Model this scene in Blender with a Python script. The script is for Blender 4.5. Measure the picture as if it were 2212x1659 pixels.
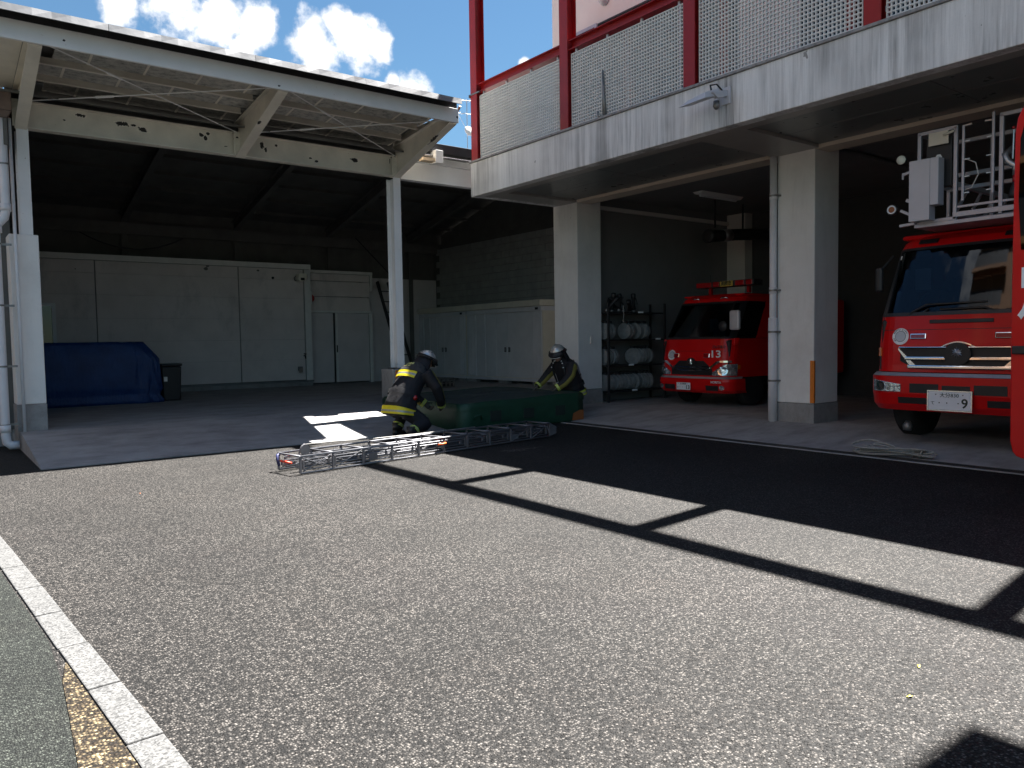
import bpy, bmesh, math, random
from mathutils import Vector, Matrix, Euler
random.seed(7)
PI = math.pi
SC = bpy.context.scene
COL = SC.collection
for _o in list(bpy.data.objects):
    bpy.data.objects.remove(_o)

# ------------------------------------------------------------------ camera
# axes of the place: +Y runs along the station front (to the left in the picture), +X runs along the shed front
FPX, CX, CY, CAMH = 1670.4, 1106.0, 829.5, 1.42
_a = Vector((-170 - CX, 757 - CY, FPX)).normalized()
_b = Vector((3300 - CX, 702 - CY, FPX)); _b = (_b - _a * _b.dot(_a)).normalized()
_c = _b.cross(_a)
RM = Matrix((_b, _a, _c))
right, down, fwd = RM.col[0].copy(), RM.col[1].copy(), RM.col[2].copy()
cam_data = bpy.data.cameras.new('camera')
cam_data.sensor_width = 36.0
cam_data.lens = FPX / 2212.0 * 36.0
cam_data.clip_start = 0.05
cam_data.clip_end = 3000.0
cam = bpy.data.objects.new('camera', cam_data)
COL.objects.link(cam)
M4 = Matrix((right, -down, -fwd)).transposed().to_4x4()
M4.translation = Vector((0, 0, CAMH))
cam.matrix_world = M4
SC.camera = cam

# ------------------------------------------------------------------ sun, sky, exposure
SUN_DIR = Vector((0.513, 0.055, 1.0)).normalized()       # towards the sun
SUN_EL = math.asin(SUN_DIR.z)
SUN_AZ = math.atan2(SUN_DIR.x, SUN_DIR.y)
sd = bpy.data.lights.new('sun', 'SUN')
sd.energy = 5.0
sd.angle = math.radians(0.53)
sd.color = (1.0, 0.97, 0.925)
sun = bpy.data.objects.new('sun', sd)
COL.objects.link(sun)
sun.rotation_euler = (-SUN_DIR).to_track_quat('-Z', 'Y').to_euler()
sun.location = (20, 10, 40)

SC.view_settings.view_transform = 'Standard'
SC.view_settings.look = 'None'
SC.view_settings.gamma = 1.0
SC.view_settings.exposure = 2.8
SC.view_settings.use_curve_mapping = False
SC.cycles.max_bounces = 6
SC.cycles.diffuse_bounces = 3
SC.cycles.sample_clamp_indirect = 6.0

world = bpy.data.worlds.new('World')
SC.world = world
world.use_nodes = True
wn, wl = world.node_tree.nodes, world.node_tree.links
wn.clear()


def WN(t, **k):
    n = wn.new(t)
    for a, b in k.items():
        setattr(n, a, b)
    return n


def wmath(op, a, b=None, clamp=False):
    n = WN('ShaderNodeMath', operation=op, use_clamp=clamp)
    for i, v in enumerate((a, b)):
        if v is None:
            continue
        if isinstance(v, (int, float)):
            n.inputs[i].default_value = v
        else:
            wl.new(v, n.inputs[i])
    return n.outputs[0]


def view_dir(u, v):
    return (RM @ Vector((u - CX, v - CY, FPX))).normalized()


sky = WN('ShaderNodeTexSky', sky_type='NISHITA')
sky.sun_disc = False
sky.sun_elevation = SUN_EL
sky.sun_rotation = SUN_AZ
sky.air_density = 1.25
sky.dust_density = 0.2
sky.ozone_density = 2.0
tc = WN('ShaderNodeTexCoord')
nrm = WN('ShaderNodeVectorMath', operation='NORMALIZE')
wl.new(tc.outputs['Generated'], nrm.inputs[0])
DIR = nrm.outputs[0]
nz1 = WN('ShaderNodeTexNoise'); nz1.inputs['Scale'].default_value = 14.0; nz1.inputs['Detail'].default_value = 7.0
nz1.inputs['Roughness'].default_value = 0.62
wl.new(DIR, nz1.inputs['Vector'])
nz2 = WN('ShaderNodeTexNoise'); nz2.inputs['Scale'].default_value = 60.0; nz2.inputs['Detail'].default_value = 3.0
wl.new(DIR, nz2.inputs['Vector'])
blobs = []                                                # (direction, angular radius) of every cloud
for u, v, r in ((690, 112, .050), (760, 95, .048), (812, 98, .026), (735, 55, .030), (470, 38, .042), (555, 62, .034), (380, 12, .05), (530, 105, .026),
                (885, 192, .028), (850, 178, .014), (250, 12, .03), (1135, 135, .010)):
    blobs.append((view_dir(u, v), r))
rng = random.Random(11)
for i in range(12):                                       # and the same kind of cloud over the rest of the sky
    az = rng.uniform(0, 2 * PI)
    el = math.radians(rng.uniform(12, 70))
    d0 = Vector((math.cos(az) * math.cos(el), math.sin(az) * math.cos(el), math.sin(el)))
    if d0.dot(fwd) > 0.72:
        continue
    blobs.append((d0, rng.uniform(.16, .3)))
    if i % 2: blobs.append(((d0 + Vector((rng.uniform(-.2, .2), rng.uniform(-.2, .2), rng.uniform(-.05, .05)))).normalized(), rng.uniform(.1, .2)))
acc = None
for d0, r in blobs:
    vm = WN('ShaderNodeVectorMath', operation='DISTANCE')
    wl.new(DIR, vm.inputs[0]); vm.inputs[1].default_value = d0
    q = wmath('SUBTRACT', 1.0, wmath('DIVIDE', vm.outputs['Value'], r * 0.86))
    acc = q if acc is None else wmath('MAXIMUM', acc, q)
acc = wmath('MAXIMUM', acc, -1.0)
dens = wmath('ADD', acc, wmath('MULTIPLY', wmath('SUBTRACT', nz1.outputs['Fac'], 0.5), 2.6))
dens = wmath('ADD', dens, wmath('MULTIPLY', wmath('SUBTRACT', nz2.outputs['Fac'], 0.5), 0.5))
mr = WN('ShaderNodeMapRange', interpolation_type='SMOOTHSTEP')
mr.inputs['From Min'].default_value = 0.02; mr.inputs['From Max'].default_value = 0.55
wl.new(dens, mr.inputs['Value'])
mr2 = WN('ShaderNodeMapRange'); mr2.inputs['From Min'].default_value = 0.2; mr2.inputs['From Max'].default_value = 1.1
mr2.inputs['To Min'].default_value = 0.8; mr2.inputs['To Max'].default_value = 1.0
wl.new(dens, mr2.inputs['Value'])
ccol = WN('ShaderNodeVectorMath', operation='SCALE')
ccol.inputs[0].default_value = (4.3, 4.35, 4.45)
wl.new(mr2.outputs[0], ccol.inputs['Scale'])
tint = WN('ShaderNodeVectorMath', operation='MULTIPLY')
wl.new(sky.outputs[0], tint.inputs[0]); tint.inputs[1].default_value = (0.235, 0.32, 0.362)
mix = WN('ShaderNodeMix', data_type='RGBA')
wl.new(mr.outputs[0], mix.inputs['Factor'])
wl.new(tint.outputs[0], mix.inputs['A'])
wl.new(ccol.outputs[0], mix.inputs['B'])
bg = WN('ShaderNodeBackground'); bg.inputs['Strength'].default_value = 0.05
wl.new(mix.outputs['Result'], bg.inputs['Color'])
world.cycles.sampling_method = 'MANUAL'
world.cycles.sample_map_resolution = 512
wo = WN('ShaderNodeOutputWorld')
wl.new(bg.outputs[0], wo.inputs['Surface'])


# ------------------------------------------------------------------ helpers: objects
def link(o):
    COL.objects.link(o)
    return o


def tag(o, label=None, cat=None, group=None, kind=None):
    if label: o['label'] = label
    if cat: o['category'] = cat
    if group: o['group'] = group
    if kind: o['kind'] = kind
    return o


def thing(name, label, cat, loc=(0, 0, 0), rotz=0.0, group=None):
    o = link(bpy.data.objects.new(name, None))
    o.empty_display_size = 0.2
    o.location = loc
    o.rotation_euler = (0, 0, rotz)
    return tag(o, label, cat, group)


def offset_of(o):
    v = Vector((0, 0, 0))
    while o is not None:
        v += o.location
        o = o.parent
    return v


def copy_tree(o, parent=None, loc=None, rot=None):
    c = o.copy()
    link(c)
    if parent is not None:
        c.parent = parent
    if loc is not None: c.location = loc
    if rot is not None: c.rotation_euler = rot
    for ch in list(o.children):
        copy_tree(ch, c)
    return c


class MB:
    """collects geometry for ONE mesh object"""
    def __init__(self):
        self.v, self.f = [], []

    def add(self, vs, fs):
        n = len(self.v)
        self.v += [Vector(p) for p in vs]
        self.f += [tuple(i + n for i in f) for f in fs]
        return self

    def box(self, x0, x1, y0, y1, z0, z1):
        x0, x1 = min(x0, x1), max(x0, x1); y0, y1 = min(y0, y1), max(y0, y1); z0, z1 = min(z0, z1), max(z0, z1)
        return self.add([(x0, y0, z0), (x1, y0, z0), (x1, y1, z0), (x0, y1, z0), (x0, y0, z1), (x1, y0, z1), (x1, y1, z1), (x0, y1, z1)],
                        [(0, 3, 2, 1), (4, 5, 6, 7), (0, 1, 5, 4), (1, 2, 6, 5), (2, 3, 7, 6), (3, 0, 4, 7)])

    def prism(self, poly, axis, a, b):
        """poly: 2D points; axis 0/1/2 = extrusion axis; the two other axes in order"""
        def mk(p, t):
            q = [p[0], p[1]]; q.insert(axis, t); return q
        n = len(poly)
        vs = [mk(p, a) for p in poly] + [mk(p, b) for p in poly]
        fs = [tuple(range(n - 1, -1, -1)), tuple(range(n, 2 * n))] + [(i, (i + 1) % n, n + (i + 1) % n, n + i) for i in range(n)]
        return self.add(vs, fs)

    def bar(self, p, q, w, h=None, up=(0, 0, 1)):
        """rectangular bar from p to q"""
        h = h or w
        p, q = Vector(p), Vector(q)
        d = (q - p).normalized()
        s = d.cross(Vector(up))
        if s.length < 1e-4: s = d.cross(Vector((1, 0, 0)))
        s.normalize(); u = s.cross(d)
        vs = []
        for c in (p, q):
            for a, b in ((-1, -1), (1, -1), (1, 1), (-1, 1)):
                vs.append(c + s * (a * w / 2) + u * (b * h / 2))
        return self.add(vs, [(0, 1, 2, 3), (7, 6, 5, 4), (0, 4, 5, 1), (1, 5, 6, 2), (2, 6, 7, 3), (3, 7, 4, 0)])

    def tube(self, pts, r, n=8, closed=False, caps=True):
        pts = [Vector(p) for p in pts]
        rs = r if isinstance(r, (list, tuple)) else [r] * len(pts)
        m = len(pts)
        t0 = (pts[1] - pts[0]).normalized()
        ref = Vector((0, 0, 1)) if abs(t0.z) < 0.9 else Vector((1, 0, 0))
        nrm_ = (ref - t0 * ref.dot(t0)).normalized()
        vs = []
        for i in range(m):
            if closed: t = (pts[(i + 1) % m] - pts[i - 1]).normalized()
            elif i == 0: t = (pts[1] - pts[0]).normalized()
            elif i == m - 1: t = (pts[-1] - pts[-2]).normalized()
            else: t = (pts[i + 1] - pts[i - 1]).normalized()
            nrm_ = (nrm_ - t * nrm_.dot(t)).normalized()
            bn = t.cross(nrm_)
            for k in range(n):
                a = 2 * PI * k / n
                vs.append(pts[i] + (nrm_ * math.cos(a) + bn * math.sin(a)) * rs[i])
        fs = []
        for i in range(m if closed else m - 1):
            j = (i + 1) % m
            for k in range(n):
                l = (k + 1) % n
                fs.append((i * n + k, i * n + l, j * n + l, j * n + k))
        if caps and not closed:
            fs.append(tuple(range(n - 1, -1, -1)))
            fs.append(tuple((m - 1) * n + k for k in range(n)))
        return self.add(vs, fs)

    def rings(self, rr, cap0=True, cap1=True, closed=False):
        """loft through rings of equal length"""
        n = len(rr[0]); m = len(rr)
        vs = [p for r in rr for p in r]
        fs = []
        for i in range(m if closed else m - 1):
            j = (i + 1) % m
            for k in range(n):
                l = (k + 1) % n
                fs.append((i * n + k, i * n + l, j * n + l, j * n + k))
        if cap0 and not closed: fs.append(tuple(range(n - 1, -1, -1)))
        if cap1 and not closed: fs.append(tuple((m - 1) * n + k for k in range(n)))
        return self.add(vs, fs)

    def lathe(self, prof, c, axis=(0, 0, 1), n=20):
        """prof: (radius, height along axis)"""
        ax = Vector(axis).normalized()
        u = ax.cross(Vector((0, 0, 1)) if abs(ax.z) < 0.9 else Vector((1, 0, 0))).normalized()
        w = ax.cross(u)
        c = Vector(c)
        rr = [[c + ax * h + (u * math.cos(2 * PI * k / n) + w * math.sin(2 * PI * k / n)) * max(r, 1e-4) for k in range(n)] for r, h in prof]
        return self.rings(rr)

    def xform(self, m):
        self.v = [m @ p for p in self.v]
        return self

    def build(self, name, mat, parent=None, bevel=0.0, smooth=False, world=True, seg=2):
        off = offset_of(parent) if (world and parent is not None) else Vector((0, 0, 0))
        me = bpy.data.meshes.new(name)
        me.from_pydata([tuple(p - off) for p in self.v], [], self.f)
        bm = bmesh.new(); bm.from_mesh(me)
        bmesh.ops.recalc_face_normals(bm, faces=bm.faces)
        bm.to_mesh(me); bm.free()
        if mat is not None: me.materials.append(mat)
        if smooth:
            for p in me.polygons: p.use_smooth = True
        o = link(bpy.data.objects.new(name, me))
        if parent is not None: o.parent = parent
        if bevel:
            md = o.modifiers.new('bevel', 'BEVEL')
            md.width = bevel; md.segments = seg; md.limit_method = 'ANGLE'; md.angle_limit = math.radians(35)
        return o


def box(name, mat, parent, x0, x1, y0, y1, z0, z1, bevel=0.0, world=True):
    return MB().box(x0, x1, y0, y1, z0, z1).build(name, mat, parent, bevel, world=world)


# ------------------------------------------------------------------ helpers: materials
def mat_new(name):
    m = bpy.data.materials.new(name)
    m.use_nodes = True
    nt = m.node_tree
    return m, nt, nt.nodes['Principled BSDF']


def N(nt, t, **k):
    n = nt.nodes.new(t)
    for a, b in k.items():
        if a == 'inp':
            for kk, vv in b.items(): n.inputs[kk].default_value = vv
        else: setattr(n, a, b)
    return n


def rgb(c): return (c[0], c[1], c[2], 1.0)


def ramp(nt, src, stops):
    r = N(nt, 'ShaderNodeValToRGB')
    el = r.color_ramp.elements
    while len(el) < len(stops): el.new(0.5)
    for e, (p, c) in zip(el, stops):
        e.position = p; e.color = rgb(c)
    nt.links.new(src, r.inputs[0])
    return r.outputs[0]


def noise(nt, vec, scale, detail=4, rough=0.55, stretch=None):
    if stretch:
        mp = N(nt, 'ShaderNodeMapping'); mp.inputs['Scale'].default_value = stretch
        nt.links.new(vec, mp.inputs['Vector']); vec = mp.outputs[0]
    n = N(nt, 'ShaderNodeTexNoise', inp={'Scale': scale, 'Detail': detail, 'Roughness': rough})
    nt.links.new(vec, n.inputs['Vector'])
    return n.outputs['Fac']


def mixc(nt, fac, a, b, mode='MIX'):
    n = N(nt, 'ShaderNodeMix', data_type='RGBA', blend_type=mode)
    for key, v in (('Factor', fac), ('A', a), ('B', b)):
        if isinstance(v, (int, float)): n.inputs[key].default_value = v
        elif isinstance(v, tuple): n.inputs[key].default_value = rgb(v)
        else: nt.links.new(v, n.inputs[key])
    return n.outputs['Result']


def mth(nt, op, a, b=None, clamp=False):
    n = N(nt, 'ShaderNodeMath', operation=op, use_clamp=clamp)
    for i, v in enumerate((a, b)):
        if v is None: continue
        if isinstance(v, (int, float)): n.inputs[i].default_value = v
        else: nt.links.new(v, n.inputs[i])
    return n.outputs[0]


def bump(nt, bsdf, h, strength=0.3, dist=0.01):
    b = N(nt, 'ShaderNodeBump', inp={'Strength': strength, 'Distance': dist})
    nt.links.new(h, b.inputs['Height'])
    nt.links.new(b.outputs[0], bsdf.inputs['Normal'])


def coords(nt, kind='Object'):
    return N(nt, 'ShaderNodeTexCoord').outputs[kind]


def wpos(nt):
    return N(nt, 'ShaderNodeNewGeometry').outputs['Position']


def plain(name, c, rough=0.5, metal=0.0, var=0.12, scale=6.0, bmp=0.0, bscale=80.0, coat=0.0, spec=0.5):
    """a painted / moulded surface with uneven tone and fine relief"""
    m, nt, b = mat_new(name)
    v = wpos(nt)
    n1 = noise(nt, v, scale, 5, 0.6)
    col = ramp(nt, n1, ((0.25, tuple(x * (1 - var) for x in c)), (0.75, tuple(min(1, x * (1 + var * 0.6)) for x in c))))
    nt.links.new(col, b.inputs['Base Color'])
    b.inputs['Metallic'].default_value = metal
    b.inputs['Specular IOR Level'].default_value = spec
    rr = mth(nt, 'ADD', mth(nt, 'MULTIPLY', noise(nt, v, scale * 3, 3), 0.16), rough - 0.08, True)
    nt.links.new(rr, b.inputs['Roughness'])
    if coat:
        b.inputs['Coat Weight'].default_value = coat
        b.inputs['Coat Roughness'].default_value = 0.06
    if bmp:
        bump(nt, b, noise(nt, v, bscale, 4), bmp, 0.004)
    return m


M = {}


def asphalt(name, dark, mid, light, chip=150.0, brown=(0.5, 0.42, 0.36)):
    m, nt, b = mat_new(name)
    v = wpos(nt)
    vo = N(nt, 'ShaderNodeTexVoronoi', feature='F1', inp={'Scale': chip, 'Randomness': 1.0})
    nt.links.new(v, vo.inputs['Vector'])
    sep = N(nt, 'ShaderNodeSeparateColor'); nt.links.new(vo.outputs['Color'], sep.inputs[0])
    col = ramp(nt, sep.outputs[0], ((0.0, dark), (0.45, mid), (0.8, light), (0.97, tuple(min(1, x * 1.8) for x in light))))
    edge = N(nt, 'ShaderNodeMapRange', inp={'From Min': 0.22, 'From Max': 0.62, 'To Min': 1.15, 'To Max': 0.2})
    nt.links.new(vo.outputs['Distance'], edge.inputs['Value'])
    col = mixc(nt, 1.0, col, edge.outputs[0], 'MULTIPLY')
    big = noise(nt, v, 0.55, 5, 0.6)
    col = mixc(nt, 1.0, col, ramp(nt, big, ((0.3, (0.68, 0.67, 0.66)), (0.7, (1.2, 1.17, 1.14)))), 'MULTIPLY')
    lane = noise(nt, v, 1.0, 5, 0.65, (0.10, 1.1, 1))
    col = mixc(nt, 1.0, col, ramp(nt, lane, ((0.32, (0.80, 0.79, 0.78)), (0.62, (1.06, 1.05, 1.04)))), 'MULTIPLY')
    oil = ramp(nt, noise(nt, v, 2.6, 5, 0.6), ((0.66, (1, 1, 1)), (0.76, (0.62, 0.61, 0.6))))
    col = mixc(nt, 1.0, col, oil, 'MULTIPLY')
    st = noise(nt, v, 1.7, 6, 0.7)
    col = mixc(nt, mth(nt, 'MULTIPLY', ramp(nt, st, ((0.52, (0, 0, 0)), (0.72, (1, 1, 1)))), 0.4), col, mixc(nt, 1.0, col, (0.72, 0.62, 0.56), 'MULTIPLY'))
    nt.links.new(col, b.inputs['Base Color'])
    b.inputs['Roughness'].default_value = 0.7
    b.inputs['Specular IOR Level'].default_value = 0.22
    h = mth(nt, 'ADD', mth(nt, 'MULTIPLY', edge.outputs[0], sep.outputs[1]), mth(nt, 'MULTIPLY', noise(nt, v, chip * 0.35, 3), 0.5))
    bump(nt, b, h, 0.9, 0.007)
    return m


M['asphalt'] = asphalt('asphalt_mat', (0.0042, 0.004, 0.0038), (0.0185, 0.0174, 0.0165), (0.078, 0.0735, 0.069), 104.0)
M['green_asphalt'] = asphalt('green_asphalt_mat', (0.008, 0.010, 0.009), (0.019, 0.023, 0.020), (0.042, 0.048, 0.042), 120.0)
M['tan_chip'] = asphalt('tan_chip_mat', (0.012, 0.008, 0.005), (0.038, 0.027, 0.015), (0.17, 0.135, 0.08), 85.0)


def granite():
    m, nt, b = mat_new('granite_mat')
    v = wpos(nt)
    vo = N(nt, 'ShaderNodeTexVoronoi', inp={'Scale': 120.0}); nt.links.new(v, vo.inputs['Vector'])
    sep = N(nt, 'ShaderNodeSeparateColor'); nt.links.new(vo.outputs['Color'], sep.inputs[0])
    c = ramp(nt, sep.outputs[0], ((0.0, (0.022, 0.022, 0.022)), (0.3, (0.055, 0.055, 0.054)), (0.7, (0.098, 0.097, 0.095))))
    c = mixc(nt, 1.0, c, ramp(nt, noise(nt, v, 5), ((0.3, (0.85, 0.85, 0.85)), (0.7, (1, 1, 1)))), 'MULTIPLY')
    nt.links.new(c, b.inputs['Base Color'])
    b.inputs['Roughness'].default_value = 0.8
    bump(nt, b, sep.outputs[1], 0.35, 0.003)
    return m


M['granite'] = granite()


def concrete(name, c, stain=(0.45, 0.43, 0.42), amt=0.75, sc=1.3):
    m, nt, b = mat_new(name)
    v = wpos(nt)
    col = ramp(nt, noise(nt, v, 2.2, 6, 0.65), ((0.25, tuple(x * 0.78 for x in c)), (0.75, tuple(x * 1.12 for x in c))))
    st = ramp(nt, noise(nt, v, sc, 7, 0.7, (1, 2.4, 1)), ((0.45, (0, 0, 0)), (0.7, (1, 1, 1))))
    col = mixc(nt, mth(nt, 'MULTIPLY', st, amt), col, mixc(nt, 1.0, col, stain, 'MULTIPLY'))
    col = mixc(nt, 1.0, col, ramp(nt, noise(nt, v, 160, 2), ((0.3, (0.86, 0.86, 0.86)), (0.7, (1.08, 1.08, 1.08)))), 'MULTIPLY')
    nt.links.new(col, b.inputs['Base Color'])
    b.inputs['Roughness'].default_value = 0.82
    b.inputs['Specular IOR Level'].default_value = 0.3
    bump(nt, b, noise(nt, v, 90, 5), 0.25, 0.004)
    return m


M['concrete'] = concrete('concrete_mat', (0.36, 0.35, 0.345), amt=0.6)
M['concrete_pale'] = concrete('pale_concrete_mat', (0.42, 0.41, 0.40), amt=0.5)
M['plinth'] = concrete('plinth_mat', (0.34, 0.33, 0.32), amt=0.4, sc=6)


def fascia_mat():
    m, nt, b = mat_new('streaked_white_paint')
    v = wpos(nt)
    c = (0.86, 0.85, 0.84)
    s1 = ramp(nt, noise(nt, v, 3.2, 6, 0.72, (1, 1, 0.05)), ((0.42, (0, 0, 0)), (0.60, (1, 1, 1))))
    s2 = ramp(nt, noise(nt, v, 14, 4, 0.7, (1, 1, 0.035)), ((0.5, (0, 0, 0)), (0.72, (1, 1, 1))))
    patch = ramp(nt, noise(nt, v, 0.9, 3), ((0.35, (0.35, 0.35, 0.35)), (0.6, (1, 1, 1))))
    streak = mth(nt, 'MULTIPLY', mth(nt, 'ADD', mth(nt, 'MULTIPLY', s1, 0.7), mth(nt, 'MULTIPLY', s2, 0.45)), patch, True)
    col = mixc(nt, streak, c, (0.24, 0.235, 0.23))
    col = mixc(nt, 1.0, col, ramp(nt, noise(nt, v, 60, 3), ((0.3, (0.95, 0.95, 0.95)), (0.7, (1, 1, 1)))), 'MULTIPLY')
    chip = ramp(nt, noise(nt, v, 7, 2, 0.5), ((0.765, (0, 0, 0)), (0.78, (1, 1, 1))))
    col = mixc(nt, mth(nt, 'MULTIPLY', chip, 0.7), col, (0.12, 0.11, 0.10))
    nt.links.new(col, b.inputs['Base Color'])
    b.inputs['Roughness'].default_value = 0.75
    bump(nt, b, noise(nt, v, 120, 4), 0.2, 0.003)
    return m


M['fascia'] = fascia_mat()


def stained(name, c, dirt=(0.42, 0.39, 0.36), amt=0.55):
    m, nt, b = mat_new(name)
    v = wpos(nt)
    col = ramp(nt, noise(nt, v, 1.6, 5, 0.6), ((0.3, tuple(x * 0.9 for x in c)), (0.7, c)))
    st1 = ramp(nt, noise(nt, v, 5, 6, 0.75, (1, 1, 0.12)), ((0.5, (0, 0, 0)), (0.78, (1, 1, 1))))
    st2 = ramp(nt, noise(nt, v, 1.1, 6, 0.7), ((0.5, (0, 0, 0)), (0.75, (1, 1, 1))))
    col = mixc(nt, mth(nt, 'MULTIPLY', mth(nt, 'MAXIMUM', st1, st2), amt), col, dirt)
    chip = ramp(nt, noise(nt, v, 11, 3, 0.6), ((0.74, (0, 0, 0)), (0.76, (1, 1, 1))))
    col = mixc(nt, mth(nt, 'MULTIPLY', chip, 0.6), col, (0.3, 0.29, 0.27))
    nt.links.new(col, b.inputs['Base Color'])
    b.inputs['Roughness'].default_value = 0.75
    bump(nt, b, mth(nt, 'SUBTRACT', noise(nt, v, 150, 4), mth(nt, 'MULTIPLY', chip, 0.8)), 0.35, 0.004)
    return m


def peeling(name, c, spots, under=(0.02, 0.016, 0.014), grime=0.25, rough=0.5):
    """painted steel; spots = (x, z, rx, rz) where the paint has flaked off"""
    m, nt, b = mat_new(name)
    v = wpos(nt)
    sx = N(nt, 'ShaderNodeSeparateXYZ'); nt.links.new(v, sx.inputs[0])
    n1 = mth(nt, 'SUBTRACT', noise(nt, v, 9, 6, 0.75), 0.5)
    acc = None
    for x, z, rx, rz in spots:
        dx = mth(nt, 'DIVIDE', mth(nt, 'SUBTRACT', sx.outputs[0], x), rx)
        dz = mth(nt, 'DIVIDE', mth(nt, 'SUBTRACT', sx.outputs[2], z), rz)
        d = mth(nt, 'SQRT', mth(nt, 'ADD', mth(nt, 'MULTIPLY', dx, dx), mth(nt, 'MULTIPLY', dz, dz)))
        acc = d if acc is None else mth(nt, 'MINIMUM', acc, d)
    col = ramp(nt, noise(nt, v, 2.0, 6, 0.6), ((0.3, tuple(x * (1 - grime) for x in c)), (0.7, c)))
    sp = ramp(nt, noise(nt, v, 26, 3, 0.6), ((0.70, (0, 0, 0)), (0.76, (1, 1, 1))))
    col = mixc(nt, mth(nt, 'MULTIPLY', sp, 0.55), col, (0.30, 0.20, 0.13))
    h = noise(nt, v, 60, 4)
    if acc is not None:
        e = mth(nt, 'ADD', acc, mth(nt, 'MULTIPLY', n1, 3.2))
        mk = N(nt, 'ShaderNodeMapRange', inp={'From Min': 0.62, 'From Max': 0.68, 'To Min': 1.0, 'To Max': 0.0}); nt.links.new(e, mk.inputs['Value'])
        mk2 = N(nt, 'ShaderNodeMapRange', inp={'From Min': 0.68, 'From Max': 0.95, 'To Min': 1.0, 'To Max': 0.0}); nt.links.new(e, mk2.inputs['Value'])
        col = mixc(nt, mth(nt, 'MULTIPLY', mk2.outputs[0], 0.6), col, tuple(min(1, x * 1.15) for x in c))
        col = mixc(nt, mk.outputs[0], col, under)
        h = mth(nt, 'SUBTRACT', h, mth(nt, 'MULTIPLY', mk.outputs[0], 1.5))
    nt.links.new(col, b.inputs['Base Color'])
    b.inputs['Roughness'].default_value = rough
    bump(nt, b, h, 0.2, 0.004)
    return m


SPOTS = [(2.0, 4.82, .09, .035), (2.56, 4.79, .14, .05), (2.72, 4.79, .06, .03), (2.85, 4.735, .10, .05), (3.72, 4.79, .05, .04), (3.82, 4.83, .05, .03),
         (3.78, 4.75, .03, .05), (4.70, 4.78, .045, .075), (4.94, 4.80, .05, .05), (4.76, 4.69, .03, .06), (5.55, 4.66, .06, .03), (5.66, 4.62, .05, .03),
         (6.39, 4.74, .11, .045), (7.15, 4.90, .035, .06), (1.8, 4.72, .03, .02), (4.1, 4.66, .04, .02), (4.25, 4.8, .03, .02)]
M['shed_steel'] = peeling('cream_peeling_steel', (0.84, 0.78, 0.67), SPOTS)
M['shed_white'] = peeling('white_steel_paint', (0.86, 0.85, 0.84), [(4.22, 5.1, .03, .02), (1.55, 5.15, .02, .02), (7.25, 5.14, .03, .03)], grime=0.1)
M['white_paint'] = plain('white_paint', (0.78, 0.77, 0.75), 0.55, var=0.1, scale=3, bmp=0.15)
M['cream_wall'] = plain('cream_wall_paint', (0.70, 0.66, 0.60), 0.8, var=0.08, scale=2, bmp=0.35, bscale=140)
M['pillar'] = stained('pillar_paint', (0.84, 0.82, 0.79), (0.5, 0.47, 0.44), 0.4)
M['upper_wall'] = plain('upper_wall_paint', (0.78, 0.75, 0.72), 0.8, var=0.06, scale=2, bmp=0.3, bscale=120)
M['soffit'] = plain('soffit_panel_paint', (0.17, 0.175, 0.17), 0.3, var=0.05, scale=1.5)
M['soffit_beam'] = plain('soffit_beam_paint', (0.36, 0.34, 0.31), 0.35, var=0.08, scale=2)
M['lintel'] = plain('lintel_paint', (0.66, 0.56, 0.45), 0.5, var=0.08, scale=3)
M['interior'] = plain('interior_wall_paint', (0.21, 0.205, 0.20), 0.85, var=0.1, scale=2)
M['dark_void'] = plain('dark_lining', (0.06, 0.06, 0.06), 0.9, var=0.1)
M['red_steel'] = plain('red_steel_paint', (0.34, 0.006, 0.006), 0.4, var=0.2, scale=4)
M['lattice'] = plain('grey_grating', (0.76, 0.745, 0.71), 0.6, var=0.1, scale=5)
M['coping'] = concrete('coping_mat', (0.36, 0.35, 0.35), amt=0.8, sc=5)
M['pipe'] = plain('grey_pipe_plastic', (0.74, 0.73, 0.75), 0.45, var=0.1, scale=5)
M['band'] = plain('pipe_band_metal', (0.25, 0.24, 0.23), 0.45, metal=0.7)
M['steel'] = plain('bare_steel', (0.55, 0.55, 0.56), 0.35, metal=0.9, var=0.2)
M['zinc'] = plain('zinc_sheet', (0.22, 0.22, 0.225), 0.5, metal=0.45, var=0.25, scale=2.0, bmp=0.5, bscale=8)
M['dark_metal'] = plain('dark_metal', (0.04, 0.04, 0.042), 0.5, metal=0.3)
M['black'] = plain('black_plastic', (0.018, 0.018, 0.02), 0.45, var=0.3)
M['rubber'] = plain('tyre_rubber', (0.02, 0.02, 0.02), 0.8, var=0.3)


def board():
    m, nt, b = mat_new('mottled_cement_board')
    v = wpos(nt)
    n1 = noise(nt, v, 9, 8, 0.75, (1, 1.6, 1))
    c = ramp(nt, n1, ((0.32, (0.17, 0.178, 0.17)), (0.5, (0.48, 0.46, 0.42)), (0.68, (0.68, 0.63, 0.56))))
    c = mixc(nt, 1.0, c, ramp(nt, noise(nt, v, 1.2, 3), ((0.3, (0.75, 0.76, 0.76)), (0.7, (1, 1, 1)))), 'MULTIPLY')
    nt.links.new(c, b.inputs['Base Color']); b.inputs['Roughness'].default_value = 0.9
    bump(nt, b, n1, 0.5, 0.006)
    return m


M['board'] = board()
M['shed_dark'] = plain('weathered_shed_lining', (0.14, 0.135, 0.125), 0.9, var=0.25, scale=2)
M['block'] = plain('grey_block', (0.36, 0.36, 0.345), 0.9, var=0.2, scale=3, bmp=0.5, bscale=90)


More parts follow.
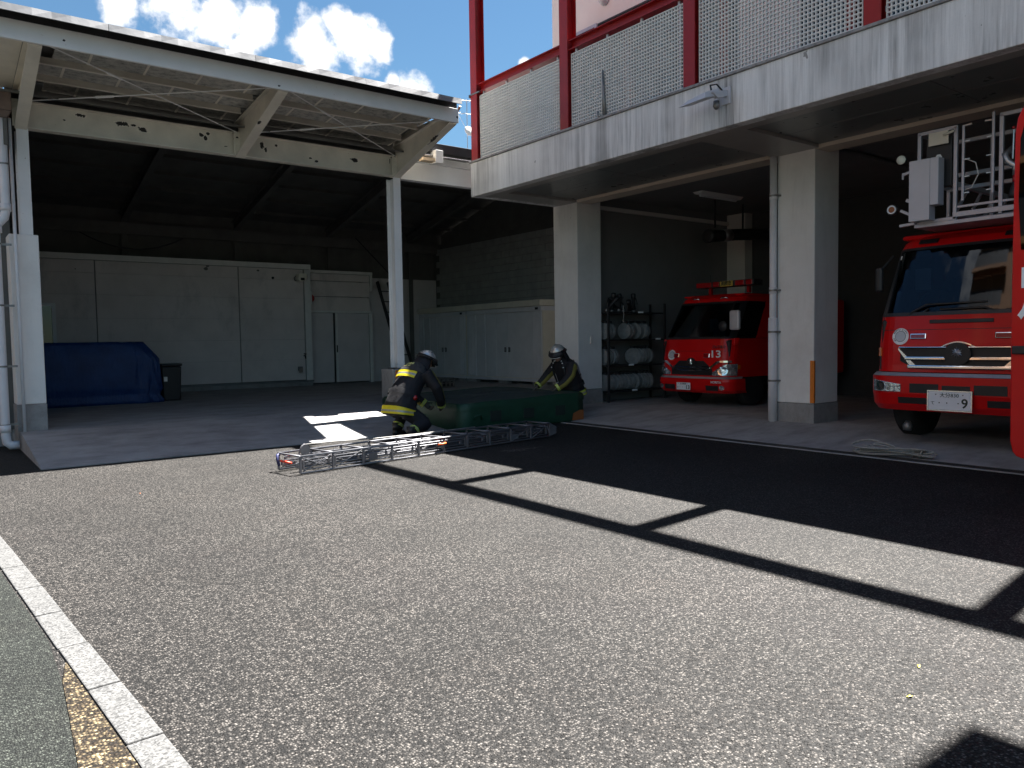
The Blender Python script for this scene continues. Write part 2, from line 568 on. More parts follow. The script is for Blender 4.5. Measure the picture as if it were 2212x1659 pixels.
def alc():
    m, nt, b = mat_new('alc_panel_paint')
    v = wpos(nt)
    c = ramp(nt, noise(nt, v, 1.5, 6, 0.6), ((0.3, (0.64, 0.57, 0.535)), (0.7, (0.76, 0.68, 0.64))))
    st = ramp(nt, noise(nt, v, 1.1, 8, 0.75, (1, 1, 0.5)), ((0.55, (0, 0, 0)), (0.75, (1, 1, 1))))
    c = mixc(nt, mth(nt, 'MULTIPLY', st, 0.45), c, (0.22, 0.21, 0.2))
    nt.links.new(c, b.inputs['Base Color']); b.inputs['Roughness'].default_value = 0.85
    bump(nt, b, noise(nt, v, 140, 3), 0.3, 0.003)
    return m


M['alc'] = alc()
M['trim'] = plain('trim_paint', (0.74, 0.71, 0.67), 0.6, var=0.1)
M['door_grey'] = plain('door_paint', (0.64, 0.59, 0.575), 0.5, var=0.1, scale=2)
M['cabinet'] = plain('cabinet_steel', (0.72, 0.70, 0.71), 0.45, var=0.12, scale=2)
M['cabinet_end'] = plain('cabinet_end_steel', (0.78, 0.71, 0.59), 0.45, var=0.12, scale=3)


def tarp():
    m, nt, b = mat_new('blue_tarpaulin')
    v = coords(nt)
    c = ramp(nt, noise(nt, v, 3, 5), ((0.3, (0.003, 0.028, 0.12)), (0.7, (0.007, 0.05, 0.19))))
    nt.links.new(c, b.inputs['Base Color']); b.inputs['Roughness'].default_value = 0.4
    bump(nt, b, noise(nt, v, 6, 6, 0.7, (1, 1, 0.3)), 0.9, 0.06)
    return m


M['tarp'] = tarp()


def vinyl(name, a, b_, r=0.5):
    m, nt, b = mat_new(name)
    v = coords(nt)
    nt.links.new(ramp(nt, noise(nt, v, 4, 6, 0.65), ((0.3, a), (0.7, b_))), b.inputs['Base Color'])
    b.inputs['Roughness'].default_value = r
    bump(nt, b, noise(nt, v, 11, 4, 0.6), 0.35, 0.012)
    return m


M['mat_side'] = vinyl('green_vinyl', (0.007, 0.042, 0.022), (0.013, 0.068, 0.038), 0.5)
M['mat_top'] = vinyl('dark_green_canvas', (0.022, 0.035, 0.032), (0.045, 0.06, 0.055), 0.6)
M['mat_patch'] = vinyl('green_patch', (0.012, 0.022, 0.018), (0.02, 0.034, 0.028), 0.6)
M['alu'] = plain('aluminium', (0.46, 0.46, 0.50), 0.42, metal=0.6, var=0.12, scale=8)
M['ladder_alu'] = plain('dull_ladder_metal', (0.20, 0.20, 0.215), 0.5, metal=0.45, var=0.2, scale=9)
M['alu_paint'] = plain('silver_sheet', (0.58, 0.57, 0.60), 0.5, metal=0.25, var=0.06)
M['truck_red'] = plain('fire_truck_red', (0.66, 0.004, 0.005), 0.36, var=0.05, scale=2, coat=0.18, spec=0.3)
M['chrome'] = plain('chrome', (0.85, 0.85, 0.86), 0.1, metal=1.0, var=0.04)
M['white_print'] = plain('white_print', (0.92, 0.92, 0.92), 0.5, var=0.03)
M['plate_white'] = plain('plate_white', (0.9, 0.91, 0.95), 0.4, var=0.03)
M['plate_ink'] = plain('plate_ink', (0.015, 0.03, 0.022), 0.5)
M['grey_ink'] = plain('grey_ink', (0.16, 0.17, 0.2), 0.5)
M['yellow_panel'] = plain('yellow_panel', (0.62, 0.40, 0.06), 0.5)
M['red_lens'] = plain('red_lens', (0.35, 0.01, 0.012), 0.15, var=0.05, coat=0.5)
M['amber_lens'] = plain('amber_lens', (0.75, 0.16, 0.01), 0.15, var=0.05, coat=0.5)
M['orange'] = plain('orange_guard', (0.70, 0.20, 0.02), 0.5)
M['leather'] = plain('tan_leather', (0.30, 0.10, 0.03), 0.55)
M['rope'] = plain('grey_rope', (0.32, 0.31, 0.29), 0.85, var=0.25, scale=40, bmp=0.6, bscale=200)
M['hose'] = plain('hose_canvas', (0.30, 0.30, 0.295), 0.85, var=0.25, scale=14, bmp=0.5, bscale=120)
M['coat'] = plain('black_turnout_cloth', (0.014, 0.014, 0.018), 0.75, var=0.3, scale=8, bmp=0.7, bscale=22)
M['coat_sunlit'] = plain('sunlit_turnout_cloth', (0.045, 0.043, 0.042), 0.8, var=0.25, scale=8, bmp=0.6, bscale=26)  # paler copy of the coat cloth, sunlight put into its colour
M['yellow_tape'] = plain('yellow_reflective_tape', (0.80, 0.66, 0.02), 0.5, var=0.1, scale=20)
M['lime_tape'] = plain('lime_reflective_tape', (0.62, 0.72, 0.10), 0.5, var=0.15, scale=20)
M['silver_tape'] = plain('silver_reflective_tape', (0.42, 0.42, 0.40), 0.35, metal=0.3, var=0.2, scale=25)
M['olive'] = plain('ochre_sleeve', (0.27, 0.23, 0.05), 0.75, var=0.2, scale=14)
M['helmet'] = plain('silver_helmet', (0.62, 0.60, 0.56), 0.22, metal=0.45, var=0.08, scale=6, coat=0.6)
M['skin'] = plain('skin', (0.42, 0.24, 0.17), 0.55, var=0.1, scale=20)
M['glove'] = plain('leather_glove', (0.10, 0.09, 0.07), 0.75, var=0.25, scale=18)
M['boot'] = plain('boot_rubber', (0.025, 0.024, 0.023), 0.5, var=0.3)
M['tank'] = plain('grey_cylinder', (0.20, 0.20, 0.21), 0.3, var=0.1, coat=0.3)


def lens_mat():
    m, nt, b = mat_new('headlamp_lens')
    v = wpos(nt)
    c = ramp(nt, noise(nt, v, 16, 3, 0.6), ((0.3, (0.20, 0.21, 0.22)), (0.55, (0.7, 0.72, 0.75)), (0.75, (0.95, 0.95, 0.95))))
    nt.links.new(c, b.inputs['Base Color']); b.inputs['Metallic'].default_value = 0.75; b.inputs['Roughness'].default_value = 0.12
    bump(nt, b, noise(nt, v, 30, 2), 0.5, 0.01)
    return m


M['lens'] = lens_mat()


def glass(name, tint=(0.30, 0.36, 0.42), refl=0.035):
    m, nt, b = mat_new(name)
    out = nt.nodes['Material Output']
    tr = N(nt, 'ShaderNodeBsdfTransparent'); tr.inputs[0].default_value = rgb(tint)
    gl = N(nt, 'ShaderNodeBsdfGlossy', inp={'Roughness': 0.02}); gl.inputs['Color'].default_value = (.55, .57, .6, 1)
    lw = N(nt, 'ShaderNodeLayerWeight', inp={'Blend': 0.25})
    mr_ = N(nt, 'ShaderNodeMapRange', inp={'From Min': 0.0, 'From Max': 1.0, 'To Min': refl, 'To Max': 0.95})
    nt.links.new(lw.outputs['Fresnel'], mr_.inputs['Value'])
    ms = N(nt, 'ShaderNodeMixShader')
    nt.links.new(mr_.outputs[0], ms.inputs[0]); nt.links.new(tr.outputs[0], ms.inputs[1]); nt.links.new(gl.outputs[0], ms.inputs[2])
    nt.links.new(ms.outputs[0], out.inputs['Surface'])
    return m


M['glass'] = glass('windscreen_glass')
M['pane'] = glass('window_pane_glass', (0.05, 0.06, 0.07), 0.05)


def text_mesh(name, body, size, mat, parent, loc, width=None, depth=0.002, shear=0.0, bold=0.0, face='-X', align='CENTER'):
    """lettering as a thin mesh; face: which way it looks"""
    cu = bpy.data.curves.new(name, 'FONT')
    cu.body = body; cu.size = size; cu.extrude = depth; cu.align_x = align; cu.align_y = 'CENTER'; cu.shear = shear; cu.offset = bold
    cu.resolution_u = 4
    t = link(bpy.data.objects.new(name, cu))
    bpy.context.view_layer.update()
    me = bpy.data.meshes.new_from_object(t.evaluated_get(bpy.context.evaluated_depsgraph_get()))
    bpy.data.objects.remove(t)
    if width and len(me.vertices):
        xs = [v.co.x for v in me.vertices]; k = width / max(1e-4, max(xs) - min(xs)); mid = (max(xs) + min(xs)) / 2
        for v in me.vertices: v.co.x = (v.co.x - mid) * k
    me.materials.clear(); me.materials.append(mat)
    o = link(bpy.data.objects.new(name, me))
    if parent is not None: o.parent = parent
    rot = Matrix(((0, 0, -1), (-1, 0, 0), (0, 1, 0))).to_4x4() if face == '-X' else Matrix(((1, 0, 0), (0, 0, -1), (0, 1, 0))).to_4x4()
    o.matrix_local = Matrix.Translation(Vector(loc) - (offset_of(parent) if parent is not None else Vector())) @ rot
    return o


# =================================================================== the setting: ground
def sheet(name, pts, z, mat):
    mb = MB().add([(x, y, z) for x, y in pts], [tuple(range(len(pts)))])
    return tag(mb.build(name, mat), kind='structure')


sheet('asphalt_yard', [(-700, -700), (700, -700), (700, 700), (-700, 700)], 0.0, M['asphalt'])
KDX = -0.0577


def kerb_x(y): return 0.409 + (y - 5.887) * KDX


sheet('green_pavement', [(kerb_x(-30) - 8, -30), (0.10, -2.0), (0.29, 2.2), (0.356, 2.92), (0.41, 3.70), (kerb_x(4.3) - .075, 4.3), (kerb_x(14) - .075, 14), (kerb_x(14) - 8, 14)], 0.004, M['green_asphalt'])
sheet('chip_pavement', [(0.10, -2.0), (kerb_x(-2) - .07, -2.0), (kerb_x(3.95) - .068, 3.95), (0.412, 3.72), (0.357, 2.92), (0.29, 2.2)], 0.008, M['tan_chip'])
kerb = tag(link(bpy.data.objects.new('kerb_line', None)), kind='structure')
kerb.location = (0.45, 4.5, 0)
stone = None
ang = math.atan(-KDX)
for i in range(-9, 14):
    y = 2.976 + 0.292 + 0.5845 * i
    if stone is None:
        stone = MB().box(-.064, .064, -.2865, .2865, -.03, .012).build('kerb_stone', M['granite'], kerb, 0.006, world=False)
        o = stone
    else:
        o = stone.copy(); link(o); o.parent = kerb
    o.location = Vector((kerb_x(y) + random.uniform(-.002, .002), y, random.uniform(-.002, .002))) - kerb.location
    o.rotation_euler = (0, 0, ang + random.uniform(-.006, .006))

# a paler spill mark on the shaded asphalt
mb = MB()
pts = []
for k in range(22):
    a = 2 * PI * k / 22
    r = 1 + 0.35 * math.sin(3 * a + 1) + 0.25 * math.sin(7 * a)
    pts.append((6.14 + .30 * r * math.cos(a), 7.93 + .085 * r * math.sin(a), 0.004))
mb.add(pts, [tuple(range(22))])
tag(mb.build('dried_stain', asphalt('stain_mat', (.03, .028, .026), (.07, .066, .06), (.2, .19, .18), 82.0)), kind='structure')
# two small dead leaves on the asphalt
for x, y, c, nm in ((3.02, 1.42, M['yellow_tape'], 'bright yellow dead leaf on the sunlit asphalt at lower right'), (3.33, 1.53, M['yellow_tape'], 'tiny yellow leaf on the asphalt below the frame shadow at right'),
                    (1.62, 8.1, M['leather'], 'brown dead leaf on the asphalt in front of the shed ramp')):
    mb = MB().add([(-.013, 0, .004), (-.003, .007, .008), (.012, .003, .005), (.014, -.003, .004), (-.003, -.006, .007), (0, 0, .009)], [(0, 1, 5), (1, 2, 5), (2, 3, 5), (3, 4, 5), (4, 0, 5)])
    o = mb.build('fallen_leaf', c); o.location = (x, y, 0); o.rotation_euler = (0, 0, x * 3)
    tag(o, nm, 'leaf')

# apron in front of the bays, bay floor, drain
apr = MB().add([(8.93, -12, .012), (8.93, 12.2, .012), (10.46, 12.2, .130), (10.46, -12, .130), (8.93, -12, -.1), (8.93, 12.2, -.1), (10.46, 12.2, -.1), (10.46, -12, -.1)],
               [(0, 1, 2, 3), (0, 4, 5, 1), (1, 5, 6, 2), (2, 6, 7, 3), (3, 7, 4, 0)])
tag(apr.build('concrete_apron', M['concrete']), kind='structure')
tag(MB().box(10.46, 16.2, -12, 12.2, -.1, .130).build('bay_floor', M['concrete']), kind='structure')
drain = tag(link(bpy.data.objects.new('drain_channel', None)), kind='structure')
drain.location = (8.8, 5, 0)
box('drain_edge', M['concrete_pale'], drain, 8.70, 8.745, -12, 12.4, -.05, .008)
box('drain_bed', M['dark_metal'], drain, 8.745, 8.93, -12, 12.4, -.05, .001)
for k in range(5):
    box('grate_bar', M['dark_metal'], drain, 8.757 + k * .036, 8.773 + k * .036, -12, 12.4, -.03, .010)

# shed floor with its ramp
ramp_mb = MB().prism([(10.49, 0.0), (10.49, 0.012), (12.67, .25), (22.3, .25), (22.3, -.2), (10.49, -.2)], 0, 1.05, 6.70)
tag(ramp_mb.build('shed_ramp', M['concrete']), kind='structure')
tag(MB().box(6.70, 13.9, 12.72, 22.3, -.2, .25).build('shed_floor', M['concrete']), kind='structure')

# =================================================================== fire station
st = thing('fire_station', 'white fire station with red steel balcony frame and open truck bays', 'building', (10.77, 7.0, 0))
Y0, Y1 = -9.0, 12.53
XF, XP_, ZS, ZT = 8.62, 10.77, 4.218, 4.86
# pillars
for (ya, yb, main) in ((11.86, 12.60, 'a'), (6.56, 7.20, 'b'), (1.15, 1.80, 'c')):
    pl = box('pillar', M['pillar'], st, 10.77, 11.44, ya, yb, .39, 4.34, .012)
    box('pillar_base', M['plinth'], pl, 10.762, 11.448, ya - .008, yb + .008, .06, .386, .008)
    if main == 'b':
        box('corner_guard', M['orange'], pl, 10.762, 10.80, 6.552, 6.62, .40, 1.05, .004)
    if main == 'a':
        sw = box('wall_switch', M['trim'], pl, 11.10, 11.17, 11.835, 11.858, 1.34, 1.50, .008)
        sw['label'] = 'small beige switch box on the shaded side of the pillar'
# balcony slab edge
box('fascia', M['fascia'], st, XF, 8.80, Y0, Y1, ZS, ZT, .01)
box('fascia', M['fascia'], st, 8.803, 10.74, 12.38, Y1 - .004, ZS + .003, ZT, .01)
box('coping', M['coping'], st, XF - .025, 8.95, Y0, Y1 + .02, ZT + .003, ZT + .04, .006)
box('balcony_slab', M['soffit_beam'], st, 8.805, 16.4, Y0, 12.37, 4.62, 4.855)
# soffit: lip, recessed panels, casings on the pillar lines
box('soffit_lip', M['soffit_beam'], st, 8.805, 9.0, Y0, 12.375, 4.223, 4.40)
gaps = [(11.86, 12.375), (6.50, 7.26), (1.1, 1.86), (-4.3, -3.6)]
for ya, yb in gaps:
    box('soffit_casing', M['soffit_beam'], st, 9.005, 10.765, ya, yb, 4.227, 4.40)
sp = []
for a, b in ((7.265, 11.855), (1.865, 6.495), (-3.595, 1.095)):
    n = 2
    for i in range(n):
        for j in range(2):
            ya = a + (b - a) * i / n + .004; yb = a + (b - a) * (i + 1) / n - .004
            xa = 9.006 + .88 * j + .003; xb = 9.006 + .88 * (j + 1) - .003
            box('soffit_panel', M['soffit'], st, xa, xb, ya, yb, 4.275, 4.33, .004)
            # inner ceiling of the bays
    for j in range(5):
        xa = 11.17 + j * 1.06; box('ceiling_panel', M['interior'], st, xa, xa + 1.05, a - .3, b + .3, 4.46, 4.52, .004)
box('lintel', M['lintel'], st, 10.772, 11.15, Y0, 11.855, ZS + .004, 4.60, .006)
# bay interior
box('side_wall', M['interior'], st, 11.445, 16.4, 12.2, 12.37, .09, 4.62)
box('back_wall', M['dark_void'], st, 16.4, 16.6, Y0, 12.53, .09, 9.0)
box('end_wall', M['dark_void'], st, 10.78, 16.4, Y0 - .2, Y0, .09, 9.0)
box('pilaster', M['cream_wall'], st, 16.1, 16.39, 11.66, 12.19, .09, 4.45)
box('cornice', M['cream_wall'], st, 11.45, 16.1, 12.12, 12.195, 4.20, 4.28)
# upper storey
zt = 9.72
WY0, WY1, WZ0, WZ1 = 7.9, 11.72, 4.98, 7.50
box('upper_wall', M['upper_wall'], st, 10.75, 10.95, WY1, 12.53, 4.86, zt)
box('upper_wall', M['upper_wall'], st, 10.75, 10.95, WY0, WY1, WZ1, zt)
box('upper_wall', M['upper_wall'], st, 10.75, 10.95, WY0, WY1, 4.86, WZ0)
box('upper_wall', M['upper_wall'], st, 10.75, 10.95, 6.9, WY0, 4.86, zt)
box('upper_wall', M['upper_wall'], st, 10.75, 10.95, 2.6, 6.9, 7.5, zt)
box('upper_wall', M['upper_wall'], st, 10.75, 10.95, Y0, 2.6, 4.86, zt)
w2 = box('window', M['alu'], st, 10.80, 10.86, 2.6, 6.9, 7.44, 7.5)
mb = MB().box(10.80, 10.86, 2.6, 6.9, 4.862, 4.94)
for y in (2.64, 4.0, 5.5, 6.86): mb.box(10.80, 10.86, y - .03, y + .03, 4.941, 7.439)
mb.build('frame', M['alu'], w2)
for a, b in ((2.67, 3.97), (4.03, 5.47), (5.53, 6.83)): box('pane', M['pane'], w2, 10.825, 10.832, a, b, 4.94, 7.44)
box('upper_wall', M['upper_wall'], st, 10.95, 16.4, 12.36, 12.53, 4.86, zt)
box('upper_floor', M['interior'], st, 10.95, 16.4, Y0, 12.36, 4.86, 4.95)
box('roof_slab', M['upper_wall'], st, 10.6, 16.7, Y0 - .3, 12.6, zt, zt + .25, .01)
box('wall_casing', M['lintel'], st, 10.735, 10.748, 12.05, 12.2, 4.87, 9.1)
win = box('window', M['alu'], st, 10.80, 10.86, WY0, WY1, WZ1 - .06, WZ1)
mb = MB().box(10.80, 10.86, WY0, WY1, WZ0, WZ0 + .06)
for y in (WY0 + .03, WY0 + 1.3, WY0 + 2.56, WY1 - .03): mb.box(10.80, 10.86, y - .03, y + .03, WZ0 + .061, WZ1 - .061)
mb.build('frame', M['alu'], win)
for k in range(3):
    box('pane', M['pane'], win, 10.825, 10.832, WY0 + .06 + 1.265 * k, WY0 + 1.26 + 1.265 * k, WZ0 + .06, WZ1 - .06)
box('window_head', M['dark_metal'], win, 10.70, 10.80, WY0 - .05, WY1 + .04, WZ1 + .002, WZ1 + .03)
# opened vent sash, hinged at its top
sash = MB().box(10.50, 10.53, 10.95, 11.66, 7.38, 7.44).box(10.50, 10.53, 10.95, 11.66, 7.0, 7.06).box(10.50, 10.53, 10.95, 11.01, 7.061, 7.379).box(10.50, 10.53, 11.60, 11.66, 7.061, 7.379)
so = sash.build('open_sash', M['alu'], win); box('pane', M['pane'], win, 10.512, 10.518, 11.01, 11.60, 7.06, 7.38)
MB().bar((10.51, 11.3, 7.42), (10.80, 11.3, 7.46), .02).build('stay', M['alu'], win)
MB().lathe([(.0, 0), (.10, 0), (.11, .05), (.07, .14), (0, .15)], (10.75, 10.95, 7.92), (-1, 0, 0), 18).build('wall_vent', M['alu_paint'], st, smooth=True)
# red steel frame
POSTY = [12.40, 9.79, 7.17, 4.57, 2.10, -.5, -3.1, -5.7]
for y in POSTY:
    MB().prism([(8.63, y - .1), (8.645, y - .1), (8.645, y - .008), (8.815, y - .008), (8.815, y - .1), (8.83, y - .1), (8.83, y + .1), (8.815, y + .1), (8.815, y + .008), (8.645, y + .008), (8.645, y + .1), (8.63, y + .1)], 2, 4.905, 8.62).build('frame_post', M['red_steel'], st)
for i in range(len(POSTY) - 1):
    a, b = POSTY[i + 1] + .102, POSTY[i] - .102
    mb = MB().box(8.65, 8.83, a, b, 6.302, 6.315).box(8.733, 8.747, a, b, 6.173, 6.302).box(8.65, 8.83, a, b, 6.16, 6.173)
    mb.build('frame_rail', M['red_steel'], st)
box('top_beam', M['red_steel'], st, 8.64, 8.84, POSTY[-1] - .1, 12.5, 8.622, 8.80)
MB().box(8.62, 8.64, 12.2, 12.52, 6.14, 6.165).box(8.60, 8.86, 12.505, 12.52, 6.1, 6.16).build('cable_tie', M['band'], st)
# grating panels
for i in range(5):
    a, b = POSTY[i + 1] + .14, POSTY[i] - .14
    z0, z1 = 4.935, 6.09
    nx = 44; nz = 22
    mb = MB()
    for k in range(nx + 1):
        y = a + (b - a) * k / nx; mb.box(8.68, 8.71, y - .007, y + .007, z0, z1)
    for k in range(nz + 1):
        z = z0 + (z1 - z0) * k / nz
        mb.box(8.678, 8.708, a, b, z - .007, z + .007)
    g_ = mb.build('grating_panel', M['lattice'], st)
    for k in range(4):
        y = a + (b - a) * (.04 + .92 * k / 3)
        box('clip', M['alu_paint'], g_, 8.70, 8.73, y - .018, y + .018, z1 + .006, z1 + .07)
        box('clip', M['alu_paint'], g_, 8.70, 8.73, y - .018, y + .018, z0 - .032, z0 - .006)
    for zz in (z0 + .12, z1 - .12):
        box('clip', M['alu_paint'], g_, 8.72, 8.745, a - .038, a - .006, zz - .03, zz + .03)
        box('clip', M['alu_paint'], g_, 8.72, 8.745, b + .006, b + .038, zz - .03, zz + .03)
mb = MB().tube([(8.66, 8.86, 4.905), (8.655, 8.88, 5.2), (8.66, 8.90, 5.62)], [.035, .028, .012], 8)
mb.tube([(8.66, 8.86, 4.91), (8.64, 9.0, 4.93), (8.66, 9.02, 5.02)], .012, 6)
o = mb.build('bracket_rod', M['band'], st, smooth=True)
# unseen board on two arms, added to cast the lower-right corner shadow
sb = box('shadow_board', M['white_paint'], st, 6.4, 7.52, -3.5, 1.70, 8.64, 8.78, .01)
for y in (-.5, -3.1): box('shadow_board_arm', M['red_steel'], st, 7.522, 8.63, y - .05, y + .05, 8.66, 8.76)
# down pipe on the middle pillar
pp = MB().tube([(10.70, 7.225, 4.22), (10.70, 7.225, .07)], .055, 16).build('downpipe', M['pipe'], st, smooth=True)
for z in (3.66, 2.2): MB().tube([(10.70, 7.225, z), (10.70, 7.225, z - .1)], .061, 16).build('pipe_socket', M['pipe'], pp, smooth=True)
MB().tube([(10.70, 7.228, 1.72), (10.70, 7.228, .09)], .07, 16).build('pipe_socket', M['pipe'], pp, smooth=True)
for z in (3.62, 2.15, 1.5, .73):
    mb = MB().tube([(10.70, 7.227, z + .015), (10.70, 7.227, z - .015)], .076 if z < 1.8 else .066, 16); mb.box(10.69, 10.78, 7.13, 7.16, z - .012, z + .012); mb.build('pipe_band', M['band'], pp)

# floodlight on the balcony edge
fl = thing('floodlight', 'grey floodlight on an arm below the balcony gratings', 'floodlight', (8.6, 6.6, 4.55))
box('mount_plate', M['alu_paint'], fl, 8.60, 8.619, 6.46, 6.60, 4.50, 4.72, .004)
MB().prism([(8.30, 4.60), (8.44, 4.64), (8.60, 4.68), (8.60, 4.60), (8.40, 4.54)], 1, 6.50, 6.56).build('arm', M['alu_paint'], fl, .004)
MB().add([(8.44, 6.50, 4.58), (8.20, 6.55, 4.52), (8.20, 7.0, 4.50), (8.44, 6.98, 4.56), (8.44, 6.52, 4.68), (8.22, 6.57, 4.60), (8.24, 6.86, 4.57), (8.42, 6.86, 4.63)],
         [(0, 3, 2, 1), (4, 5, 6, 7), (0, 1, 5, 4), (1, 2, 6, 5), (2, 3, 7, 6), (3, 0, 4, 7)]).build('lamp_housing', M['alu_paint'], fl, .006)
MB().tube([(8.40, 6.6, 4.63), (8.42, 6.64, 4.74), (8.5, 6.6, 4.76), (8.58, 6.55, 4.66)], .012, 6).build('cable', M['black'], fl, smooth=True)
MB().lathe([(0, 0), (.04, 0), (.045, .07), (.02, .11), (0, .11)], (8.52, 6.62, 4.55), (0, 0, -1), 12).build('sensor', M['band'], fl, smooth=True)

# fluorescent fittings on the bay ceiling
cl = thing('ceiling_light', 'long fluorescent fitting on the ceiling of the bay above truck thirteen', 'ceiling light', (13.6, 10.52, 4.45))
MB().prism([(10.39, 4.455), (10.65, 4.455), (10.58, 4.40), (10.46, 4.40)], 0, 12.92, 14.3).build('housing', M['white_paint'], cl, .004)
box('tube', M['white_print'], cl, 13.0, 14.2, 10.50, 10.54, 4.36, 4.398)
cl2 = copy_tree(cl, loc=(13.6, 4.4, 4.45)); cl2['label'] = 'fluorescent fitting on the dark ceiling above the ladder truck'
cl['group'] = cl2['group'] = 'bay ceiling lights'
# exhaust extraction duct hanging in the first bay
ed = thing('exhaust_duct', 'black exhaust hose hanging from the ceiling behind truck thirteen', 'duct', (14.7, 11.0, 3.7))
MB().tube([(13.9, 11.0, 3.66), (14.3, 11.0, 3.69), (14.8, 10.98, 3.75), (15.5, 10.9, 3.80), (16.2, 10.7, 3.78)], .13, 14).build('hose', M['black'], ed, smooth=True)
MB().lathe([(.10, 0), (.15, 0), (.15, .1), (.10, .1)], (13.85, 11.0, 3.655), (1, 0, .05), 16).build('nozzle', M['dark_metal'], ed, smooth=True)
MB().tube([(14.35, 11.0, 3.695), (14.6, 10.99, 3.725)], .137, 16).build('clamp', M['steel'], ed, smooth=True)
for x in (14.1, 15.1): box('hanger', M['dark_metal'], ed, x - .015, x + .015, 10.98, 11.01, 3.85, 4.46)

# =================================================================== open steel shed
sh = thing('open_shed', 'open steel vehicle shed with peeling cream beam and flat canopy', 'shed', (1.2, 12.9, .25))
# left pillar with steel column on it
lp = box('pillar', M['pillar'], sh, 1.04, 1.40, 12.9, 13.35, .63, 3.03, .012)
box('pillar_base', M['plinth'], lp, 1.03, 1.405, 12.89, 13.36, .0, .627, .008)


def hbeam_v(name, x, y, w, d, z0, z1, mat, par):
    t = .014
    return MB().box(x - w / 2, x + w / 2, y, y + t, z0, z1).box(x - w / 2, x + w / 2, y + d - t, y + d, z0, z1).box(x - .006, x + .006, y + t, y + d - t, z0, z1).build(name, mat, par, .003)


hbeam_v('steel_column', 1.268, 12.93, .15, .27, 3.032, 4.52, M['shed_white'], sh)
hbeam_v('steel_column', 7.20, 12.90, .155, .27, .952, 4.50, M['shed_white'], sh)
pb = box('column_plinth', M['plinth'], sh, 6.96, 7.40, 12.80, 13.25, .1, .93, .015)
box('column_shoe', M['band'], sh, 7.08, 7.32, 12.87, 13.20, .932, .95)
box('corner_guard', M['orange'], pb, 7.02, 7.2, 12.79, 12.798, .5, .91)
hbeam_v('steel_column', 12.9, 12.93, .15, .27, .25, 4.50, M['shed_white'], sh)
# front beam (I section) and its continuation
def ibeam_x(name, x0, x1, y, w, z0, z1, mat, par, t=.016):
    return MB().box(x0, x1, y, y + w, z0, z0 + t).box(x0, x1, y, y + w, z1 - t, z1).box(x0, x1, y + w / 2 - .006, y + w / 2 + .006, z0 + t, z1 - t).build(name, mat, par)


ibeam_x('front_beam', 1.20, 7.285, 12.90, .16, 4.522, 4.90, M['shed_steel'], sh)
ibeam_x('front_beam', 7.29, 13.8, 12.90, .16, 4.49, 4.86, M['shed_white'], sh)
box('beam_cover', M['white_paint'], sh, 7.9, 12.0, 12.86, 12.895, 4.84, 4.98, .004)
box('roof_edge', M['dark_metal'], sh, 7.45, 13.9, 12.62, 12.85, 5.0, 5.17, .004)
box('roof_edge', M['dark_metal'], sh, 8.92, 13.9, 12.2, 12.615, 5.0, 5.17)  # unseen strip added ahead of the eave to keep sun off the mat
bx_ = box('junction_block', M['white_paint'], sh, 7.82, 7.98, 12.5, 12.7, 4.78, 5.02, .006)
MB().box(7.55, 7.82, 12.52, 12.66, 4.80, 4.86).build('rusty_strut', plain('rusty_white', (.62, .48, .33), .7, var=.4, scale=6), bx_)
YE = 10.90
# canopy brackets: haunched I sections that taper to the eave
for x in (1.25, 4.30, 7.20):
    poly = [(12.92, 4.525), (12.92, 5.03), (YE + .06, 5.24), (YE + .06, 5.06)]
    mb = MB().prism(poly, 0, x - .007, x + .007)
    w = .075
    mb.add([(x - w, 12.92, 4.50), (x + w, 12.92, 4.50), (x + w, YE + .06, 5.045), (x - w, YE + .06, 5.045), (x - w, 12.92, 4.516), (x + w, 12.92, 4.516), (x + w, YE + .06, 5.061), (x - w, YE + .06, 5.061)],
           [(0, 3, 2, 1), (4, 5, 6, 7), (0, 1, 5, 4), (1, 2, 6, 5), (2, 3, 7, 6), (3, 0, 4, 7)])
    mb.add([(x - w, 12.92, 5.03), (x + w, 12.92, 5.03), (x + w, YE + .06, 5.24), (x - w, YE + .06, 5.24), (x - w, 12.92, 5.046), (x + w, 12.92, 5.046), (x + w, YE + .06, 5.256), (x - w, YE + .06, 5.256)],
           [(0, 3, 2, 1), (4, 5, 6, 7), (0, 1, 5, 4), (1, 2, 6, 5), (2, 3, 7, 6), (3, 0, 4, 7)])
    br = mb.build('canopy_bracket', M['shed_steel'], sh)
    cp = MB().box(x - .1, x + .1, 12.87, 12.895, 4.525, 4.90); cp.build('end_plate', M['shed_steel'], br, .004)
    for zz in (4.58, 4.68, 4.78, 4.86):
        for s_ in (-.055, .055):
            MB().lathe([(0, 0), (.014, 0), (.014, .012), (0, .014)], (x + s_, 12.868, zz), (0, -1, 0), 6).build('bolt', M['shed_steel'], br)
# eave channel, dark recess, zinc edge, canopy roof
box('eave_channel', M['shed_white'], sh, .2, 7.28, YE, YE + .05, 5.055, 5.285, .006)
box('eave_recess', M['dark_metal'], sh, .2, 7.26, YE + .02, YE + .12, 5.288, 5.395)
xs = [.2, 2.0, 3.8, 5.45, 7.16]
for i in range(4):
    mb = MB(); n = 9
    rr = []
    for k in range(n + 1):
        x = xs[i] + (xs[i + 1] - xs[i] - .006) * k / n
        w = .008 * math.sin(k * 2.3 + i)
        yz = YE - .27; rr.append([(x, yz - .02 + w, 5.272 + w * .5), (x, yz + w * .5, 5.362), (x, YE + .25, 5.48), (x, YE + .25, 5.455), (x, yz + .03, 5.345), (x, yz + .01, 5.275)])
    mb.rings(rr); mb.build('zinc_edge', M['zinc'], sh)
MB().tube([(7.30, YE - .02, 5.33), (7.30, YE + .08, 5.25), (7.27, YE + .08, 5.2)], .02, 6).build('spout', M['leather'], sh)
